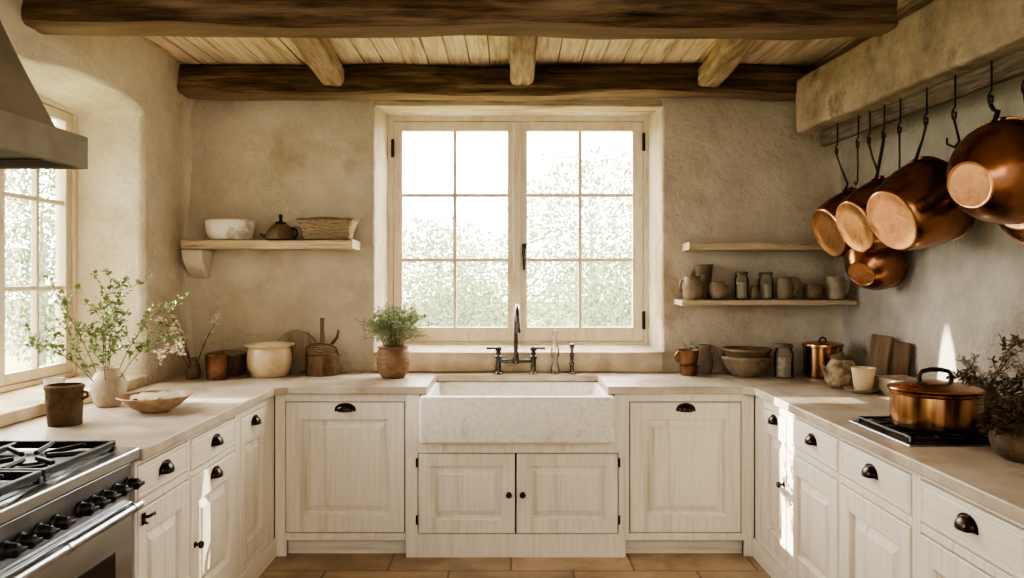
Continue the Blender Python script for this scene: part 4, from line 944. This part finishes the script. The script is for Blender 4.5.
t = vessel('cream_cup', 'tall cream handmade cup on a saucer in front of the rough teapot', 'cup', (1.752, 3.866, CT + .0085), [(.036, 0), (.041, .004), (.047, .04), (.052, .085), (.059, .116)], 'cream_glaze', handle=(.050, .03, .09, .026, .006, .4), wob=.05, th=.005)
for y0, y1, x, h, lb, tl in ((4.055, 4.275, 1.95, .265, 'nearer paler of two wooden chopping boards leaning on the right wall, left one', 7), (3.895, 4.05, 1.962, .245, 'darker of two wooden chopping boards leaning on the right wall, right one', 7)):
    b = MB(); L = []
    for ins, xx in ((.004, 0), (0, .004), (0, .016), (.004, .020)):
        w = y1 - y0 - .004; q = rrect(-w/2 + ins, w/2 - ins, ins, h - ins, .008, 0)
        L.append([(xx, p[0], p[1]) for p in q])
    b.rings(L); b.jitter(.002, 8, 2)
    lb = lb.replace('nearer paler', 'paler')
    tag(b.build('chopping_board', 'board_wood' if y0 > 4 else 'brown_wood', None, (x, (y0 + y1) / 2, CT + .001), (0, RD(tl), 0)), lb, 'board', 'chopping boards on the right wall')
t = thing('stone_trough', 'small pale stone trough on the worktop in front of the chopping boards', 'dish', (1.90, 3.80, CT))
MB().rings([rrect(-.075, .075, -.10, .10, .02, 0), rrect(-.082, .082, -.11, .11, .02, .01), rrect(-.085, .085, -.115, .115, .02, .075), rrect(-.08, .08, -.11, .11, .018, .082), rrect(-.066, .066, -.096, .096, .016, .08), rrect(-.055, .055, -.085, .085, .014, .03)]).jitter(.003, 12, 3).build('trough', 'pale_ceramic', t, smooth=45)

# dried arrangements by the hob
t = vessel('dark_vase', 'dark brown vase of dried stems on the right worktop behind the hob', 'vase', (1.925, 3.19, CT), [(.045, 0), (.05, .004), (.068, .05), (.066, .10), (.045, .14), (.04, .155), (.045, .16)], 'stoneware_brown')
rnd = random.Random(31)
for tip, m in (((1.80, 3.05, 1.12), 'dry_silver'), ((1.97, 2.86, 1.10), 'dry_leaf'), ((1.92, 2.95, 1.19), 'dry_silver'), ((1.95, 2.75, 1.08), 'dry_dark'), ((1.78, 3.10, 1.08), 'dry_leaf'), ((1.88, 2.78, 1.12), 'dry_silver'), ((1.97, 3.02, 1.23), 'dry_leaf'), ((1.90, 2.70, 1.04), 'dry_dark')):
    lb = {'dry_silver': 'silvery dried branch with papery leaves in the dark vase behind the hob', 'dry_leaf': 'tan dried branch with curled leaves in the dark vase behind the hob', 'dry_dark': 'dark brown drooping dried branch in the dark vase behind the hob'}[m]
    branch('dried_branch', lb, 'branch', {'dry_silver': 'silvery dried stems', 'dry_leaf': 'tan dried stems', 'dry_dark': 'dark dried stems'}[m], (1.925, 3.19, CT + .03), tip, (0, -.02, .08), m, 'twig', rnd, r0=.003, dens=26, twigs=7, tl=.075, leaf=(.026, .013), start=.3)
t = thing('dried_flower_bowl', 'dark brown bowl heaped with dried flower heads at the right edge', 'bowl', (1.615, 2.43, CT))
MB().lathe(hollow([(.06, 0), (.07, .005), (.095, .03), (.105, .065), (.098, .10), (.09, .115)], .008), 36, wob=.03).build('bowl', 'rough_clay', t, smooth=50)
lf = MB(); st = MB(); rnd = random.Random(77)
for k in range(1300):
    a, e = rnd.uniform(0, 2 * PI), math.asin(rnd.uniform(-.15, 1)); s = Vector((math.cos(a) * math.cos(e), math.sin(a) * math.cos(e), math.sin(e)))
    p = Vector((0, 0, .105)) + Vector((s.x * .11, s.y * .11, s.z * .075)) * rnd.uniform(.8, 1.08)
    lf.leaf(p, s + Vector((rnd.uniform(-.9, .9), rnd.uniform(-.9, .9), rnd.uniform(-.6, .6))), (rnd.uniform(-1, 1), rnd.uniform(-1, 1), 1), rnd.uniform(.018, .034), rnd.uniform(.010, .018))
lf.build('dried_flowers', 'dry_dark', t, smooth=0)
for k in range(14):
    a = rnd.uniform(0, 2 * PI); st.tube(branch_curve((.03 * math.cos(a), .03 * math.sin(a), .09), (.16 * math.cos(a), .15 * math.sin(a), rnd.uniform(.14, .24)), (0, 0, .05), 5), .0018, 5)
st.build('twigs', 'twig', t)

# ------------------------------------------------------------------ garden outside
g = MB(); g.box(-40, 5.6, -.45, 30, 60, -.35); g.box(-40, -10, -.45, -2.9, 5.6, -.35)
o = g.build('lawn', 'lawn', smooth=0); struct(o); o.name = 'ground'
def shrub(label, loc, rx, ry, rz, n, m, size, seed, trunk=True, name='garden_shrub', zc=None, cat='shrub', group='shrubs beyond the windows'):
    t = thing(name, label, cat, loc, 0, group); r = random.Random(seed); b = MB(); zc = zc if zc is not None else rz * .95
    for k in range(n):
        v = Vector((r.gauss(0, 1), r.gauss(0, 1), r.gauss(0, 1))).normalized(); q = r.random() ** .35
        bump = 1 + .28 * mn.noise(v * 2.2 + Vector((seed, 0, 0)))
        p = Vector((v.x * rx, v.y * ry, v.z * rz)) * q * bump + Vector((0, 0, zc))
        if p.z < .02: p.z = abs(p.z) + .02
        b.leaf(p, v + Vector((r.uniform(-1, 1), r.uniform(-1, 1), r.uniform(-1, .6))), (r.uniform(-1, 1), r.uniform(-1, 1), 1), size * r.uniform(.6, 1.3), size * r.uniform(.4, .7))
    b.build('foliage', m, t, smooth=0)
    if trunk: MB().tube([(0, 0, 0), (.03, 0, zc * .5), (0, .02, zc + rz * .3)], [.07, .055, .02], 8).build('trunk', 'garden_bark', t)
zg = -.35
shrub('green bush filling the lower right of the sink window', (1.3, 9.6, zg), 1.15, .9, 1.15, 12000, 'garden_leaf', .065, 1)
shrub('green bush low in the middle of the sink window', (-.75, 11.2, zg), .95, .8, .95, 10000, 'garden_leaf', .065, 2)
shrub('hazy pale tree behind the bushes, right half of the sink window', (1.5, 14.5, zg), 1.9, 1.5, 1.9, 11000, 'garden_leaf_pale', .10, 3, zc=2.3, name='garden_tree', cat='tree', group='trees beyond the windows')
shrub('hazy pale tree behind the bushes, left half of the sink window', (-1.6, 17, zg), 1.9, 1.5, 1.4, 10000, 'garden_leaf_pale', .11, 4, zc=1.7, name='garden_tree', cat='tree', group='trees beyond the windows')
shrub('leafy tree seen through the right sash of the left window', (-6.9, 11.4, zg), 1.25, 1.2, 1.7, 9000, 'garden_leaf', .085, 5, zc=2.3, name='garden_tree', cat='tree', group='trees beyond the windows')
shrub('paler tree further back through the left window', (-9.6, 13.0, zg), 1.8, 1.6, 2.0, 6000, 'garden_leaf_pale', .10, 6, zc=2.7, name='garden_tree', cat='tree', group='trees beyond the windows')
shrub('low round bush on the lawn through the left window', (-6.9, 9.0, zg), .6, .6, .5, 1300, 'garden_leaf', .11, 7)

# ------------------------------------------------------------------ light
w = bpy.data.worlds.new('sky'); sc.world = w; w.use_nodes = True
N = w.node_tree.nodes; L = w.node_tree.links; bg = N['Background']
tc = N.new('ShaderNodeTexCoord'); sp = N.new('ShaderNodeSeparateXYZ'); L.new(tc.outputs['Generated'], sp.inputs[0])
# bright hazy sky on the window side, dimmer behind the house
def wmath(op, a, b):
    m = N.new('ShaderNodeMath'); m.operation = op
    for k, v in enumerate((a, b)):
        if isinstance(v, (int, float)): m.inputs[k].default_value = v
        else: L.new(v, m.inputs[k])
    return m.outputs[0]
side = wmath('SUBTRACT', wmath('MINIMUM', wmath('MULTIPLY', sp.outputs['Y'], 1.5), 0.0), sp.outputs['X'])
toward = wmath('MAXIMUM', side, wmath('MULTIPLY', sp.outputs['Y'], 2.0))
mr = N.new('ShaderNodeMapRange'); mr.inputs['From Min'].default_value = -.25; mr.inputs['From Max'].default_value = .3
mr.inputs['To Min'].default_value = SKY_LO if 'SKY_LO' in globals() else .6; mr.inputs['To Max'].default_value = SKY_HI if 'SKY_HI' in globals() else 10
L.new(toward, mr.inputs['Value']); L.new(mr.outputs[0], bg.inputs['Strength'])
tint = N.new('ShaderNodeMix'); tint.data_type = 'RGBA'; tm = N.new('ShaderNodeMapRange'); tm.inputs['From Min'].default_value = .1; tm.inputs['From Max'].default_value = -.7
L.new(sp.outputs['X'], tm.inputs['Value']); L.new(tm.outputs[0], tint.inputs['Factor'])
tint.inputs['A'].default_value = (1.0, .95, .85, 1); tint.inputs['B'].default_value = (1.0, .975, .945, 1); L.new(tint.outputs['Result'], bg.inputs['Color'])
def area(name, loc, target, sx, sy, power, color=(1, .9, .75), portal=False, spread=None):
    l = bpy.data.lights.new(name, 'AREA'); l.shape = 'RECTANGLE'; l.size = sx; l.size_y = sy; l.energy = power; l.color = color
    if spread is not None: l.spread = spread
    o = bpy.data.objects.new(name, l); COL.objects.link(o); o.location = loc
    o.rotation_euler = (Vector(target) - Vector(loc)).to_track_quat('-Z', 'Z' if abs((Vector(target) - Vector(loc)).normalized().z) < .9 else 'Y').to_euler()
    if portal: l.cycles.is_portal = True
    return o
area('portal_back', (.045, 5.12, 1.77), (.045, 0, 1.77), 1.66, 1.45, 1, portal=True)
area('portal_left', (-2.45, 3.49, 1.66), (0, 3.49, 1.66), 1.28, 1.42, 1, portal=True)
area('portal_room', (0.03, -.62, 1.36), (.03, 4, 1.36), 4.0, 2.7, 1, portal=True)
# low sun as a spot lamp, narrowed to one shaft through the left window
def spot(name, loc, target, angle, sx, sy, power, color):
    l = bpy.data.lights.new(name, 'SPOT'); l.energy = power; l.color = color; l.spot_size = angle; l.spot_blend = .25; l.shadow_soft_size = 0.0
    o = bpy.data.objects.new(name, l); COL.objects.link(o); o.location = loc; o.scale = (sx, sy, 1)
    o.rotation_euler = (Vector(target) - Vector(loc)).to_track_quat('-Z', 'Y').to_euler(); return o
spot('sun_shaft', (-18.5, 3.62, 5.70), (1.285, 3.62, .66), 2 * math.atan(.76 / 20.4), .15, 1, 60000, (1, .90, .72))
spot('added_door_spot', (6.3, 10.72, 5.9), (-1.25, 3.17, .40), 2 * math.atan(.28 / 12), .16, 1, 9000, (1, .90, .72))  # second spot, added to make the light patch on the left door
# fill lamp added behind the camera to brighten the cabinet fronts
area('fill_light', (.2, -.9, 2.2), (0, 4.2, .8), 2.2, 1.2, 17, (1, .93, .82))

sc.view_settings.view_transform = 'AgX'
sc.view_settings.look = 'AgX - High Contrast'
sc.view_settings.exposure = 0.55
sc.cycles.use_denoising = True
sc.cycles.max_bounces = 10; sc.cycles.diffuse_bounces = 6; sc.cycles.transparent_max_bounces = 16
sc.cycles.caustics_reflective = False; sc.cycles.caustics_refractive = False
